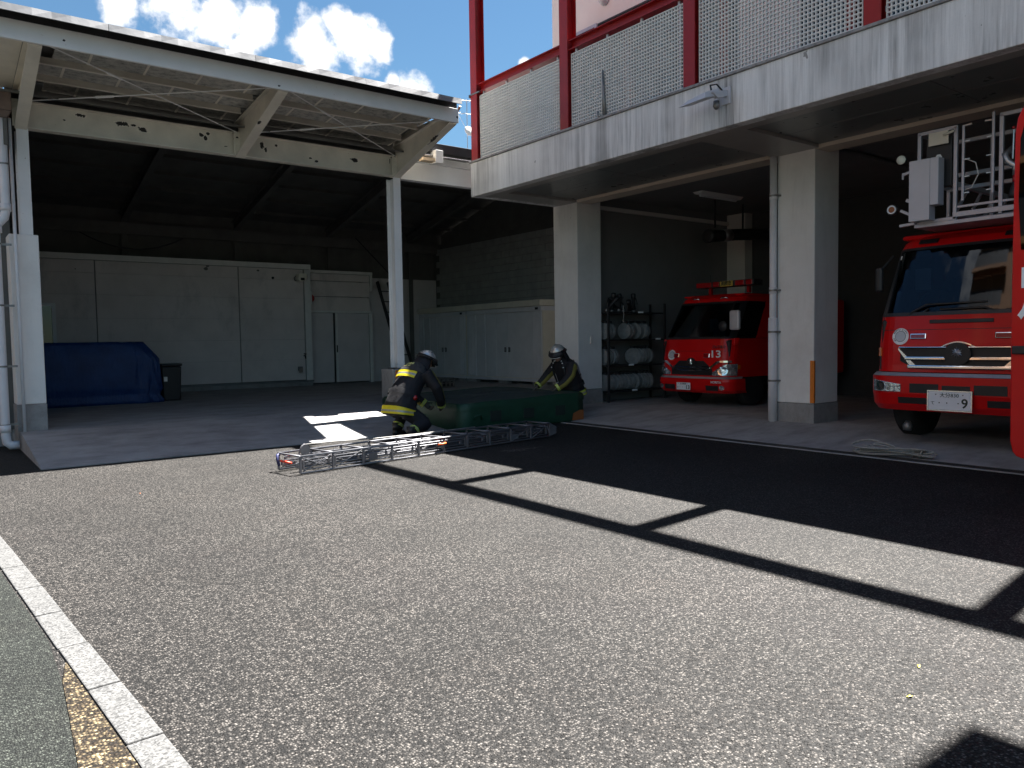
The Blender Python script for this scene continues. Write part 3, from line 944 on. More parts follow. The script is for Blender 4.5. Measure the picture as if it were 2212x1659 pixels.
MB().add([(.2, YE + .03, 5.44), (7.34, YE + .03, 5.44), (7.34, 13.15, 5.24), (.2, 13.15, 5.24), (.2, YE + .03, 5.46), (7.34, YE + .03, 5.46), (7.34, 13.15, 5.26), (.2, 13.15, 5.26)],
         [(0, 3, 2, 1), (4, 5, 6, 7), (0, 1, 5, 4), (1, 2, 6, 5), (2, 3, 7, 6), (3, 0, 4, 7)]).build('canopy_roof', M['zinc'], sh)


def cz(y): return 5.26 + (YE + .06 - y) * .103          # top of the brackets


def cpurlin(y, h=.10):
    z = cz(y)
    for a, b in ((.2, 1.17), (1.33, 4.22), (4.38, 7.12)):
        MB().box(a, b, y, y + .05, z, z + .012).box(a, b, y + .038, y + .05, z + .012, z + h).build('purlin', M['shed_steel'], sh)


for y in (11.35, 11.95, 12.52): cpurlin(y)
# cement boards under the canopy, with gaps covered by battens
bx = [1.30, 1.72, 2.42, 3.12, 3.82, 4.33, 4.95, 5.65, 6.35, 7.05]
by = [(10.98, 11.345), (11.405, 11.945), (12.005, 12.515), (12.575, 13.1)]
for j, (ya, yb) in enumerate(by):
    for i in range(len(bx) - 1):
        sft = .25 * (j % 2)
        x0_, x1_ = max(1.26, bx[i] + sft), min(7.14, bx[i + 1] + sft - .006)
        za, zb_ = cz(ya) + .085, cz(yb) + .085
        MB().add([(x0_, ya, za), (x1_, ya, za), (x1_, yb, zb_), (x0_, yb, zb_), (x0_, ya, za + .015), (x1_, ya, za + .015), (x1_, yb, zb_ + .015), (x0_, yb, zb_ + .015)],
                 [(0, 3, 2, 1), (4, 5, 6, 7), (0, 1, 5, 4), (1, 2, 6, 5), (2, 3, 7, 6), (3, 0, 4, 7)]).build('cement_board', M['board'], sh)
        MB().bar((x1_ + .003, ya, za - .004), (x1_ + .003, yb, zb_ - .004), .03, .008).build('batten', M['shed_steel'], sh)
MB().add([(.2, YE + .05, 5.26), (1.17, YE + .05, 5.26), (1.17, 12.95, 5.05), (.2, 12.95, 5.05)], [(0, 1, 2, 3)]).build('soffit_board', M['shed_steel'], sh)
box('canopy_flashing', M['shed_dark'], sh, 1.1, 7.3, 13.16, 13.19, 4.95, 5.25)
box('canopy_side', M['shed_steel'], sh, 7.285, 7.30, YE + .12, 13.15, 5.06, 5.30)
# cross braces with turnbuckles
for a, b in (((1.33, 10.98, 5.10), (4.24, 12.84, 4.88)), ((1.33, 12.84, 4.88), (4.24, 10.98, 5.10)), ((4.36, 10.98, 5.10), (7.14, 12.84, 4.88)), ((4.36, 12.84, 4.88), (7.14, 10.98, 5.10))):
    A, B_ = Vector(a), Vector(b); br = MB().tube([A, B_], .009, 6).build('brace_rod', M['shed_white'], sh)
    MB().tube([A.lerp(B_, .27), A.lerp(B_, .34)], .018, 6).build('turnbuckle', M['shed_white'], br)
# main gable roof behind: rafters, purlins, sheets
YR, ZR, ZE = 17.45, 5.62, 4.60


def gz(y): return ZE + (ZR - ZE) * (1 - abs(y - YR) / 4.5)


for x in (1.3, 4.25, 7.1, 9.85, 12.6):
    for ya, yb in ((12.98, YR), (22.0, YR)):
        za, zb_ = gz(ya), gz(yb)
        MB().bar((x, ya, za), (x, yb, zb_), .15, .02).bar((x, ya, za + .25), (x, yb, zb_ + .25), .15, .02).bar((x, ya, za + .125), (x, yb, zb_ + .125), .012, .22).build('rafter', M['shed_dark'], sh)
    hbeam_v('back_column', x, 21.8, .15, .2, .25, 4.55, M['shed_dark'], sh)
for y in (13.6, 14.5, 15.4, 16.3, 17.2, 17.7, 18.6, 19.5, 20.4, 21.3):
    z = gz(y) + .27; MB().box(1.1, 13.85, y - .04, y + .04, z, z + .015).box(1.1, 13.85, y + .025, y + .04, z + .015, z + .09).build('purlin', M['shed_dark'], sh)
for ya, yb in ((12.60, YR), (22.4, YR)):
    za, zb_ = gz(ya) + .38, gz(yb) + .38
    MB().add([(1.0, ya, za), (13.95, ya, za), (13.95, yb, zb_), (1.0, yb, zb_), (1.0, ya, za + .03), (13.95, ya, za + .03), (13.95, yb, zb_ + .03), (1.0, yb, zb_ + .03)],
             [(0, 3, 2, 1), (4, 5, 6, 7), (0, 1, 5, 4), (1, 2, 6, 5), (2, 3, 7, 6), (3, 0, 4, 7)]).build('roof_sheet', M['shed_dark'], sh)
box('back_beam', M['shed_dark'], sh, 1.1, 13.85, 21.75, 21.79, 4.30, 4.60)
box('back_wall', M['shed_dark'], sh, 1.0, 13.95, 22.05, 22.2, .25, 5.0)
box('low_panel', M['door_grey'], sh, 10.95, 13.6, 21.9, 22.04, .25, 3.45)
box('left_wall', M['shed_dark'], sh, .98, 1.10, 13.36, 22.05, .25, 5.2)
for x in (1.02, 13.92):
    MB().prism([(12.65, 4.2), (22.3, 4.2), (22.3, 4.97), (YR, 6.03), (12.65, 4.93)], 0, x, x + .05).build('gable_board', M['shed_dark'], sh)
# block wall along the right side
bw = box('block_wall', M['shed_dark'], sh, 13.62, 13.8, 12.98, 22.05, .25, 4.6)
blk = None
for r in range(11):
    for c in range(23):
        y = 13.05 + c * .4 + (.2 if r % 2 else 0); z = 2.25 + r * .2
        if y + .39 > 22: continue
        if blk is None:
            blk = MB().box(-.03, 0, 0, .39, 0, .19).build('block', M['block'], bw, world=False); o = blk
        else:
            o = blk.copy(); link(o); o.parent = bw
        o.location = Vector((13.618, y, z)) - offset_of(bw)

# left down pipe beside the shed, and the neighbouring wall it is clamped to
nw = thing('side_wall', 'narrow beige wall strip behind the drainpipe at far left', 'wall', (.5, 13.6, 0))
box('panel', M['cream_wall'], nw, -3.0, 1.0, 13.5, 13.7, .0, 4.75)
box('skirting', M['plinth'], nw, -3.0, 1.02, 13.47, 13.495, .0, .5)
dp = thing('drainpipe', 'pale grey drainpipe with rusty hopper beside the left shed pillar', 'drainpipe', (1.0, 12.75, 0))
MB().box(.86, 1.13, 12.62, 12.86, 4.66, 4.92).prism([(.86, 4.66), (1.13, 4.66), (1.07, 4.56), (.95, 4.56)], 1, 12.63, 12.85).build('hopper', plain('rusty_brown_steel', (.16, .11, .09), .7, var=.4), dp, .008)
MB().tube([(1.01, 12.72, 4.58), (1.01, 12.72, 3.32), (.985, 12.72, 3.22), (.90, 12.72, 3.12), (.875, 12.72, 3.0), (.875, 12.72, .22), (.885, 12.72, .13), (.93, 12.71, .085), (1.03, 12.70, .085)], .058, 14).build('pipe', M['pipe'], dp, smooth=True)
for z, x in ((3.36, 1.01), (.32, .875), (3.06, .89)): MB().tube([(x, 12.72, z + .05), (x, 12.72, z - .05)], .066, 14).build('socket', M['pipe'], dp, smooth=True)
for z, x in ((3.95, 1.01), (2.86, .875), (2.02, .875), (1.18, .875), (.37, .875)):
    MB().tube([(x, 12.72, z + .012), (x, 12.72, z - .012)], .064, 14).box(x, 1.06, 12.76, 12.775, z - .015, z + .015).build('bracket', M['band'], dp)
MB().tube([(1.11, 12.8, 4.6), (1.11, 12.8, .12)], .022, 8).build('conduit', M['pipe'], dp, smooth=True)

# neighbouring building beyond the shed with a roof aerial
nb = thing('neighbour_building', 'purple-grey corrugated building behind the shed roof', 'building', (17, 27, 0))
box('wall', M['cream_wall'], nb, 14.5, 24, 27.2, 33, 0, 8.6)
mb = MB(); rr = []
for k in range(91):
    x = 14.2 + k * .11; d = .03 * (k % 2)
    rr.append([(x, 26.9 - d, 8.5), (x, 29.2 - d, 10.0), (x, 29.25 - d, 10.0), (x, 27.0 - d, 8.48)])
mb.rings(rr); mb.build('roof', plain('purple_grey_metal', (.36, .33, .37), .5, metal=.2, var=.1), nb)
ta = thing('tv_aerial', 'blue-grey television aerial with small dish on the far roof', 'aerial', (18.75, 27.4, 9.0))
mb = MB().tube([(18.72, 27.4, 8.9), (18.72, 27.4, 11.6)], .02, 6)
mb.build('mast', M['steel'], ta)
mb = MB()
for z, L in ((11.5, .42), (10.95, .7)):
    mb.tube([(18.72 - L, 27.4, z), (18.72 + L, 27.35, z + .08)], .012, 5)
    for k in range(6):
        x = 18.72 - L + k * L / 2.7; mb.tube([(x, 27.2, z + .02 + k * .01), (x, 27.6, z + .02 + k * .01)], .008, 5)
mb.tube([(18.72, 27.4, 10.3), (18.3, 27.4, 10.9)], .01, 5); mb.tube([(18.72, 27.4, 10.3), (19.14, 27.4, 10.95)], .01, 5)
mb.build('elements', M['steel'], ta)
MB().lathe([(0, .06), (.12, .04), (.22, 0), (.22, -.01), (0, .045)], (18.76, 27.32, 10.28), (0, -1, .3), 16).build('dish', M['trim'], ta, smooth=True)


# =================================================================== things in the shed
pr = thing('panel_room', 'grey panel-clad room with seams and sliding doors at the back of the shed', 'storage room', (6, 21.1, .25))
cols = [1.85, 3.41, 6.84, 8.66]
box('core', M['shed_dark'], pr, 1.8, 8.86, 21.05, 21.7, .25, 3.6)
for i in range(3):
    zs = [.42, 1.0, 1.56, 2.13, 2.70, 3.22, 3.52]
    for j in range(6):
        box('wall_panel', M['alc'], pr, cols[i] + .012, cols[i + 1] - .012, 21.0, 21.045, zs[j] + .0015, zs[j + 1] - .0015, .002)
box('corner_trim', M['trim'], pr, 8.675, 8.86, 20.985, 21.045, .40, 3.52, .004)
box('top_trim', M['trim'], pr, 1.8, 8.87, 20.97, 21.045, 3.53, 3.67, .006)
box('base_rail', M['zinc'], pr, 1.8, 8.88, 20.96, 21.04, .36, .405, .004)
box('footing', M['plinth'], pr, 1.8, 8.86, 21.0, 21.045, .25, .355)
# recessed wall with two sliding doors
for j, (a, b) in enumerate(((2.40, 2.80), (2.81, 3.25), (3.26, 3.47))):
    box('wall_panel', M['alc'], pr, 8.87, 10.86, 21.30, 21.35, a, b - .006, .004)
box('top_trim', M['trim'], pr, 8.87, 10.95, 21.26, 21.36, 3.475, 3.56, .005)
box('corner_trim', M['trim'], pr, 10.865, 10.95, 21.27, 21.36, 3.0, 3.47, .004)
box('door_head', M['trim'], pr, 8.87, 10.93, 21.24, 21.36, 2.33, 2.395, .004)
for a, b, y in ((8.9, 9.68, 21.34), (9.72, 10.80, 21.29)):
    d = box('sliding_door', M['door_grey'], pr, a, b, y, y + .04, .29, 2.325, .006)
    box('door_stile', M['trim'], d, a, a + .07, y - .012, y - .001, .29, 2.325)
    box('handle', M['black'], d, a + .02, a + .055, y - .02, y - .0125, 1.17, 1.38)
box('door_jamb', M['trim'], pr, 10.81, 10.92, 21.25, 21.36, .25, 2.325, .004)
box('side_panel', M['door_grey'], pr, 10.93, 11.9, 21.5, 21.6, .25, 3.10)
# paint losses and the pipe hole on the panels
for x, z, w, h in ((6.0, 3.43, .06, .05), (6.05, 3.50, .05, .03), (7.38, 3.44, .04, .03), (3.0, 3.3, .02, .02)):
    pts = [(x + w * math.cos(a) * random.uniform(.6, 1.2), 20.999 - (.0 if z < 3.52 else .03), z + h * math.sin(a) * random.uniform(.6, 1.2)) for a in [k * PI / 5 for k in range(10)]]
    MB().add(pts, [tuple(range(10))]).build('flaked_patch', M['shed_dark'], pr)
MB().lathe([(0, 0), (.035, 0), (.035, .02), (0, .02)], (7.78, 20.998, 3.26), (0, -1, 0), 12).build('vent_hole', M['black'], pr)

hs = thing('wall_loudspeaker', 'small beige loudspeaker high on the panel room corner', 'loudspeaker', (8.5, 20.95, 3.2))
MB().prism([(8.40, 3.22), (8.42, 3.38), (8.60, 3.40), (8.66, 3.36), (8.66, 3.24), (8.58, 3.18), (8.44, 3.18)], 1, 20.72, 20.94).build('case', M['cabinet_end'], hs, .01)
box('mouth', M['black'], hs, 8.47, 8.58, 20.712, 20.719, 3.20, 3.27)
MB().tube([(8.42, 20.95, 3.33), (8.37, 20.95, 3.28), (8.39, 20.94, 3.20), (8.45, 20.9, 3.2)], .01, 6).build('cable', M['black'], hs)
sk = thing('socket_box', 'small grey weatherproof socket low on the panel room wall', 'socket', (8.46, 20.95, .7))
box('case', M['zinc'], sk, 8.40, 8.53, 20.90, 20.958, .68, .80, .01); box('flap', M['band'], sk, 8.41, 8.52, 20.885, 20.898, .63, .74, .006)
tp = thing('wall_tap', 'small dark tap on the panel room wall above the socket', 'tap', (8.61, 20.95, 1.08))
MB().tube([(8.61, 20.99, 1.1), (8.61, 20.90, 1.1), (8.61, 20.88, 1.02)], .02, 8).build('spout', M['black'], tp, smooth=True)
MB().tube([(8.57, 20.91, 1.16), (8.65, 20.91, 1.15)], .012, 6).tube([(8.61, 20.91, 1.10), (8.61, 20.91, 1.155)], .012, 6).build('handle', M['black'], tp)
al = thing('alarm_lamp', 'red alarm lamp on the corner beside the sliding doors', 'lamp', (8.95, 21.1, 2.7))
box('base', M['trim'], al, 8.863, 8.92, 21.04, 21.2, 2.56, 2.92, .006)
MB().lathe([(.0, .09), (.06, .085), (.10, .05), (.12, 0), (0, 0)], (8.921, 21.12, 2.73), (1, 0, 0), 14).build('lens', M['red_lens'], al, smooth=True)

# white door frame leaning at the back left
wf = thing('white_door_frame', 'white window frame leaning beside the blue tarpaulin', 'window frame', (2.4, 20.8, .25))
MB().box(2.20, 2.53, 20.82, 20.88, 2.40, 2.47).box(2.45, 2.53, 20.82, 20.88, .26, 2.399).box(1.6, 1.68, 20.82, 20.88, .26, 2.399).box(1.681, 2.199, 20.82, 20.88, 2.40, 2.47).build('frame', M['white_paint'], wf, .006)
box('pane', M['pane'], wf, 1.68, 2.45, 20.85, 20.856, .26, 2.40)

# tarpaulin over a load
def tarp_mesh():
    mb = MB(); rr = []
    nz_, na = 18, 110
    rnd = random.Random(3)
    ph = [rnd.uniform(0, 6.28) for _ in range(8)]
    for i in range(nz_ + 1):
        t = i / nz_
        z = 1.26 * t
        ring = []
        for k in range(na):
            a = 2 * PI * k / na
            hx, hy = 1.32, .72
            if t > .72: hx -= (t - .72) * 1.0
            if t > .80: hy -= (t - .80) * .3
            ca, sa = math.cos(a), math.sin(a)
            e = .24
            x = hx * math.copysign(abs(ca) ** e, ca); y = hy * math.copysign(abs(sa) ** e, sa)
            f = min(1, 1.25 * (1 - t)) * (.07 * abs(math.sin(4.5 * a + ph[0] + 2 * t)) + .05 * abs(math.sin(8.5 * a + ph[1] - 3 * t)) + .03 * math.sin(23 * a + ph[2] + 6 * t) - .05)
            if .10 < t < .2: f -= .035
            if t < .1: f += .03
            x *= 1 + f * .6; y *= 1 + f
            zz = z + (.02 * math.sin(5 * a + ph[3]) if t > .75 else 0) + .012 * math.sin(13 * a + ph[4]) * (1 if t < .1 else 0)
            ring.append((x, y, zz))
        rr.append(ring)
    hx, hy = 1.04, .62
    rr.append([(p[0] * .93, p[1] * .9, 1.275 + .008 * math.sin(k)) for k, p in enumerate(rr[-1])])
    rr.append([(p[0] * .4, p[1] * .4, 1.262) for p in rr[-1]])
    return mb.rings(rr)


tl = thing('tarpaulin_cover', 'blue tarpaulin draped over a long load beside the left pillar', 'tarpaulin', (2.70, 18.2, .25))
tarp_mesh().build('sheet', M['tarp'], tl, smooth=True, world=False)
bn = thing('plastic_bin', 'black plastic bin standing beside the blue tarpaulin', 'bin', (4.28, 17.9, .25))
MB().add([(-.17, -.16, 0), (.17, -.16, 0), (.17, .16, 0), (-.17, .16, 0), (-.20, -.19, .74), (.20, -.19, .74), (.20, .19, .74), (-.20, .19, .74)],
         [(0, 3, 2, 1), (4, 5, 6, 7), (0, 1, 5, 4), (1, 2, 6, 5), (2, 3, 7, 6), (3, 0, 4, 7)]).build('tub', M['black'], bn, .03, world=False)
MB().box(-.215, .215, -.205, .205, .745, .80).build('lid', M['black'], bn, .02, world=False)
MB().box(-.17, -.10, -.19, -.183, .42, .52).build('sticker', M['trim'], bn, world=False)

# two steel storage cabinets along the block wall
CXF = 12.93


def cabinet(label, ya, yb, shades):
    c = thing('storage_cabinet', label, 'cabinet', (CXF, (ya + yb) / 2, .25), group='steel storage cabinets along the block wall')
    box('carcass', M['cabinet_end'], c, CXF + .06, 13.58, ya, yb, .36, 2.30, .006)
    n = 7
    ws = [.13, .13, .15, .15, .16, .15, .13]
    tot = sum(ws); y = yb
    for i, w in enumerate(ws):
        w = w / tot * (yb - ya)
        d = (.0, .02, .035, .035, .035, .02, .0)[i]
        p_ = box('door_leaf', M['cabinet'], c, CXF + d, CXF + d + .05, y - w + .006, y - .006, .42, 2.20, .008)
        if i in (0, 6):
            for q in (.3, .42, .58, .7):
                box('rib', M['cabinet'], p_, CXF + d - .012, CXF + d - .001, y - w * q - .01, y - w * q + .01, .46, 2.16, .004)
        if i in (3, 4):
            yy = y - w + .05 if i == 3 else y - .13
            h_ = box('handle', M['black'], p_, CXF + d - .012, CXF + d - .001, yy, yy + .085, 1.12, 1.25, .004)
            box('latch', M['steel'], h_, CXF + d - .018, CXF + d - .0125, yy + .03, yy + .055, 1.14, 1.23, .003)
        y -= w
    box('bottom_rail', M['cabinet'], c, CXF - .02, 13.58, ya - .01, yb + .005, .325, .40, .006)
    box('head_rail', M['cabinet'], c, CXF - .005, 13.58, ya - .005, yb + .005, 2.21, 2.33, .006)
    box('roof_cap', M['cabinet_end'], c, CXF - .10, 13.6, ya - .06, yb + .06, 2.335, 2.50, .02)
    for x in (CXF + .1, 13.4):
        for yy in (ya + .2, (ya + yb) / 2, yb - .2): box('footing_block', M['plinth'], c, x - .09, x + .09, yy - .2, yy + .2, .25, .32)
    for yy in (ya + .12,): box('name_plate', M['black'], c, CXF - .012, CXF - .006, yy, yy + .12, 2.24, 2.30)
    return c


cabinet('steel storage cabinet nearest the station pillar, with tan end panel', 15.67, 19.14, None)
cabinet('farther steel storage cabinet deep in the shed behind the post', 19.26, 22.0, None)
# wire crate on the floor in front of the cabinets
cr = thing('wire_crate', 'low dark folding crate on the floor before the cabinets', 'crate', (10.6, 17.0, .25))
mb = MB()
for z in (.02, .12, .24):
    mb.bar((-.32, -.22, z), (.32, -.22, z), .02); mb.bar((-.32, .22, z), (.32, .22, z), .02); mb.bar((-.32, -.22, z), (-.32, .22, z), .02); mb.bar((.32, -.22, z), (.32, .22, z), .02)
for x in (-.32, -.16, 0, .16, .32):
    for y in (-.22, .22): mb.bar((x, y, 0), (x, y, .25), .02)
mb.build('frame', M['band'], cr, world=False)
MB().box(-.3, .3, -.2, .2, .03, .15).build('contents', M['black'], cr, world=False)
cr.rotation_euler = (0, 0, .3)
# dark ladder leaning against the back
ll = thing('leaning_ladder', 'dark metal ladder leaning at the back behind the thin post', 'ladder', (10.9, 20.2, .25))
for x in (10.92, 11.28): MB().bar((x + .18, 19.6, .25), (x, 20.9, 3.25), .05, .09).build('stile', M['dark_metal'], ll)
for k in range(9):
    t = (k + .6) / 9.5; y = 19.6 + 1.3 * t; z = .25 + 3.0 * t; dx = .18 * (1 - t)
    MB().tube([(10.92 + dx, y, z), (11.28 + dx, y, z)], .016, 6).build('rung', M['dark_metal'], ll)
# slack cables under the shed roof
for a, b, s_, nm in (((3.2, 21.5, 4.25), (5.6, 21.5, 4.25), .35, 'slack black cable hanging under the shed roof left of the middle rafter'), ((10.2, 20.8, 4.5), (11.6, 20.8, 3.2), .0, 'thin black cable slanting down behind the thin post')):
    A, B_ = Vector(a), Vector(b)
    pts = [A.lerp(B_, k / 12) - Vector((0, 0, s_ * (1 - (2 * k / 12 - 1) ** 2))) for k in range(13)]
    tag(MB().tube(pts, .018, 6).build('hanging_cable', M['black'], None), nm, 'cable', None)

# =================================================================== crash mat
cm = thing('crash_mat', 'dark green crash mat lying between the two kneeling firefighters', 'mat', (8.0, 11.3, 0))
MX0, MX1, MY0, MY1 = 6.66, 9.22, 10.04, 12.64


def pillow(x0, x1, y0, y1, z0, z1, zr, bulge, r=.06, nx=14, ny=14, seed=1):
    """soft box: top sags, sides bulge; zr = extra height at the +X end"""
    rnd = random.Random(seed); ph = [rnd.uniform(0, 6) for _ in range(6)]
    per = []
    for k in range(nx): per.append((x0 + (x1 - x0) * k / nx, y0, 0, -1))
    for k in range(ny): per.append((x1, y0 + (y1 - y0) * k / ny, 1, 0))
    for k in range(nx): per.append((x1 - (x1 - x0) * k / nx, y1, 0, 1))
    for k in range(ny): per.append((x0, y1 - (y1 - y0) * k / ny, -1, 0))
    rr = []
    cx_, cy_ = (x0 + x1) / 2, (y0 + y1) / 2
    for t in (0, .06, .2, .4, .6, .8, .93, 1.0):
        ring = []
        for i, (x, y, ax, ay) in enumerate(per):
            b_ = bulge * math.sin(PI * t) + .008 * math.sin(i * 1.7 + ph[0] + 4 * t) - (.01 if t in (0, 1.0) else 0)
            corner = (abs(x - cx_) / (x1 - cx_) > .97) and (abs(y - cy_) / (y1 - cy_) > .97)
            if corner: b_ -= .012
            k_ = (x - x0) / (x1 - x0)
            ring.append((x + ax * b_ + (-.01 * math.copysign(1, x - cx_) if corner else 0), y + ay * b_ + (-.01 * math.copysign(1, y - cy_) if corner else 0), z0 + (z1 - z0) * t + zr * k_ * t + .006 * math.sin(i * .9 + ph[1]) * t))
        rr.append(ring)
    mb = MB().rings(rr[:], True, False)
    return mb, rr[-1]


mb, topring = pillow(MX0, MX1, MY0, MY1, .004, .44, .06, .02)
# top surface as concentric rings with a shallow fold along the middle
cx_, cy_ = (MX0 + MX1) / 2, (MY0 + MY1) / 2
body = mb.build('cover', M['mat_side'], cm, smooth=True)
mb = MB(); rr = [topring]
for f_ in (.96, .85, .65, .45, .25, .08):
    rr.append([(cx_ + (p[0] - cx_) * f_, cy_ + (p[1] - cy_) * f_, p[2] + .012 * (1 - f_) + .012 * math.sin(p[0] * 5 + p[1] * 3) * (1 - f_) - .022 * math.exp(-((cy_ + (p[1] - cy_) * f_ - cy_) / .05) ** 2)) for p in topring])
mb.rings(rr, False, True)
mb.build('top_sheet', M['mat_top'], cm, smooth=True)
MB().tube([(p[0], p[1], p[2] + .002) for p in topring], .009, 6, closed=True).build('piping', M['mat_side'], cm, smooth=True)
fl_ = [(p[0] + (.014 if p[0] > MX1 - .1 else (-.014 if p[0] < MX0 + .1 else 0)), p[1] + (-.014 if p[1] < MY0 + .1 else (.014 if p[1] > MY1 - .1 else 0)), p[2]) for p in topring]
rr = [[(p[0], p[1], p[2] - .004) for p in fl_], [(p[0] + (p[0] - cx_) * .012, p[1] + (p[1] - cy_) * .012, p[2] - .05 + .006 * math.sin(i * 1.1)) for i, p in enumerate(fl_)], [(p[0] + (p[0] - cx_) * .011, p[1] + (p[1] - cy_) * .011, p[2] - .115 + .008 * math.sin(i * .7)) for i, p in enumerate(fl_)]]
MB().rings(rr, False, False).build('flap', M['mat_side'], cm, smooth=True)
for x in (7.18, 7.86, 8.55):
    box('vent_patch', M['mat_patch'], cm, x, x + .22, MY0 - .036, MY0 - .026, .14, .31, .004)
MB().tube([(6.86, MY0 - .03, .20), (6.88, MY0 - .055, .25), (6.98, MY0 - .06, .26), (7.02, MY0 - .03, .18)], .012, 6).build('handle', M['mat_side'], cm, smooth=True)
MB().tube([(6.73, 10.9, .22), (6.70, 10.95, .26), (6.70, 11.1, .26), (6.73, 11.15, .22)], .014, 6).build('handle', M['mat_side'], cm, smooth=True)
MB().add([(8.93, MY0 - .030, .03), (9.2, MY0 - .030, .03), (9.2, MY0 - .030, .2), (9.1, MY0 - .034, .2), (8.95, MY0 - .034, .15)], [(0, 1, 2, 3, 4)]).build('corner_patch', M['leather'], cm)

# =================================================================== three-section ladder lying on the asphalt
ld = thing('extension_ladder', 'silver three-section truss ladder lying on the asphalt before the mat', 'ladder', (3.21, 8.02, 0), math.atan2(8.656 - 8.024, 7.254 - 3.213))
LL = 4.12


def ladder_section(x0, x1, y0, y1, z0, z1, r, step, first=False):
    mb = MB()
    n = int(round((x1 - x0) / step))
    for y in (y0, y1):
        for z in (z0, z1):
            mb.tube([(x0, y, z), (x1, y, z)], r, 8)
    sec = mb.build('side_rails', M['ladder_alu'], ld, smooth=True, world=False)
    for i in range(n + 1):
        x = x0 + (x1 - x0) * i / n
        for y in (y0, y1):
            MB().bar((x, y, z0), (x, y, z1), .022, .022).build('upright', M['ladder_alu'], sec, world=False)
        if first or i % 3 == 1: MB().tube([(x, y0, z1), (x, y1, z1)], r * .95, 8).build('rung', M['ladder_alu'], sec, smooth=True, world=False)
    for i in range(n):
        xa, xb = x0 + (x1 - x0) * i / n, x0 + (x1 - x0) * (i + 1) / n
        for y in (y0, y1):
            if i in (0, n - 1, n - 2) or (first and i == 1):
                MB().tube([(xa, y, z0), (xb, y, z1)], .006, 6).build('diagonal', M['ladder_alu'], sec, smooth=True, world=False)
                if i == 0: MB().tube([(xa, y, z1), (xb, y, z0)], .006, 6).build('diagonal', M['ladder_alu'], sec, smooth=True, world=False)
    return sec


ladder_section(0, LL, 0, .46, .022, .205, .012, .40, True)
ladder_section(.06, LL - .04, .04, .42, .05, .16, .009, .42)
ladder_section(.0, LL - .10, .075, .385, .075, .125, .008, .42)
pu = MB()
pu.lathe([(0, -.012), (.06, -.012), (.06, .012), (0, .012)], (.18, .20, .245), (0, 1, 0), 16).build('pulley', M['ladder_alu'], ld, world=False)
MB().bar((.12, .23, .2), (.17, .23, .31), .02, .012).bar((.24, .23, .2), (.19, .23, .31), .02, .012).build('pulley_bracket', M['ladder_alu'], ld, world=False)
MB().tube([(.18, .22, .30), (.6, .30, .285), (1.2, .36, .25), (2.0, .40, .232), (3.0, .41, .228)], .007, 6).build('hauling_rope', M['rope'], ld, smooth=True, world=False)
MB().tube([(.0, .43, .19), (-.03, .43, .19), (-.05, .40, .14), (-.03, .40, .07)], .016, 8).build('claw', plain('blue_grip', (.03, .035, .12), .5), ld, smooth=True, world=False)
MB().tube([(-.03, .36, .13), (-.02, .28, .125), (.02, .22, .11)], .013, 8).build('latch', plain('red_grip', (.75, .06, .02), .5), ld, smooth=True, world=False)
MB().tube([(1.95, -.02, .125), (2.03, -.02, .128), (2.08, -.015, .135)], .013, 8).build('latch', plain('orange_grip', (.75, .12, .02), .5), ld, smooth=True, world=False)
MB().prism([(LL, .21), (LL + .14, .15), (LL + .14, .05), (LL, .02)], 1, -.006, .006).prism([(LL, .21), (LL + .14, .15), (LL + .14, .05), (LL, .02)], 1, .454, .466).build('shoe_plate', M['ladder_alu'], ld, world=False)
MB().tube([(LL, .0, .205), (LL + .2, .23, .17), (LL, .46, .205)], .01, 6).tube([(LL, 0, .03), (LL + .2, .23, .15), (LL, .46, .03)], .01, 6).build('spike_arms', M['ladder_alu'], ld, smooth=True, world=False)
MB().lathe([(0, 0), (.03, 0), (.03, .06), (0, .07)], (LL + .18, .23, .16), (1, 0, 0), 10).build('tip', M['black'], ld, smooth=True, world=False)
MB().box(.9, 1.02, -.004, .004, .06, .14).build('name_plate', M['ladder_alu'], ld, world=False)
MB().box(3.3, 3.44, -.004, .004, .05, .12).build('name_plate', M['ladder_alu'], ld, world=False)

# =================================================================== coiled rope on the apron
rp = thing('rope_coil', 'coiled grey rope lying on the apron edge before the ladder truck', 'rope', (8.95, 4.4, .018))
rnd = random.Random(5)
for k in range(7):
    pts = []
    L, W = .36 + rnd.uniform(-.06, .07), .13 + rnd.uniform(-.05, .05)
    ox, oy, ph = rnd.uniform(-.03, .03), rnd.uniform(-.02, .1), rnd.uniform(-.15, .15)
    for i in range(40):
        a = 2 * PI * i / 40
        squeeze = .35 + .65 * (1 + math.sin(a)) / 2
        x, y = W * math.cos(a) * squeeze, L * math.sin(a)
        x, y = x * math.cos(ph) - y * math.sin(ph), x * math.sin(ph) + y * math.cos(ph)
        pts.append((x + ox, y + oy, .018 + .02 * k * .6 + .015 * math.sin(2 * a + k) + (.11 if k > 3 else .03) * max(0, math.sin(a)) * max(0, math.cos(a)) ** 2))
    MB().tube(pts, .0135, 6, closed=True).build('loop', M['rope'], rp, smooth=True, world=False)
pts = [(.035 * math.cos(i * .6), -.31 + .008 * i - .02, .05 + .045 * math.sin(i * .6)) for i in range(40)]
MB().tube(pts[:24], .011, 6).build('binding', M['rope'], rp, smooth=True, world=False)
MB().tube([(.0, -.36, .06), (.04, -.40, .09), (.02, -.44, .05)], .011, 6).build('tail', M['rope'], rp, smooth=True, world=False)

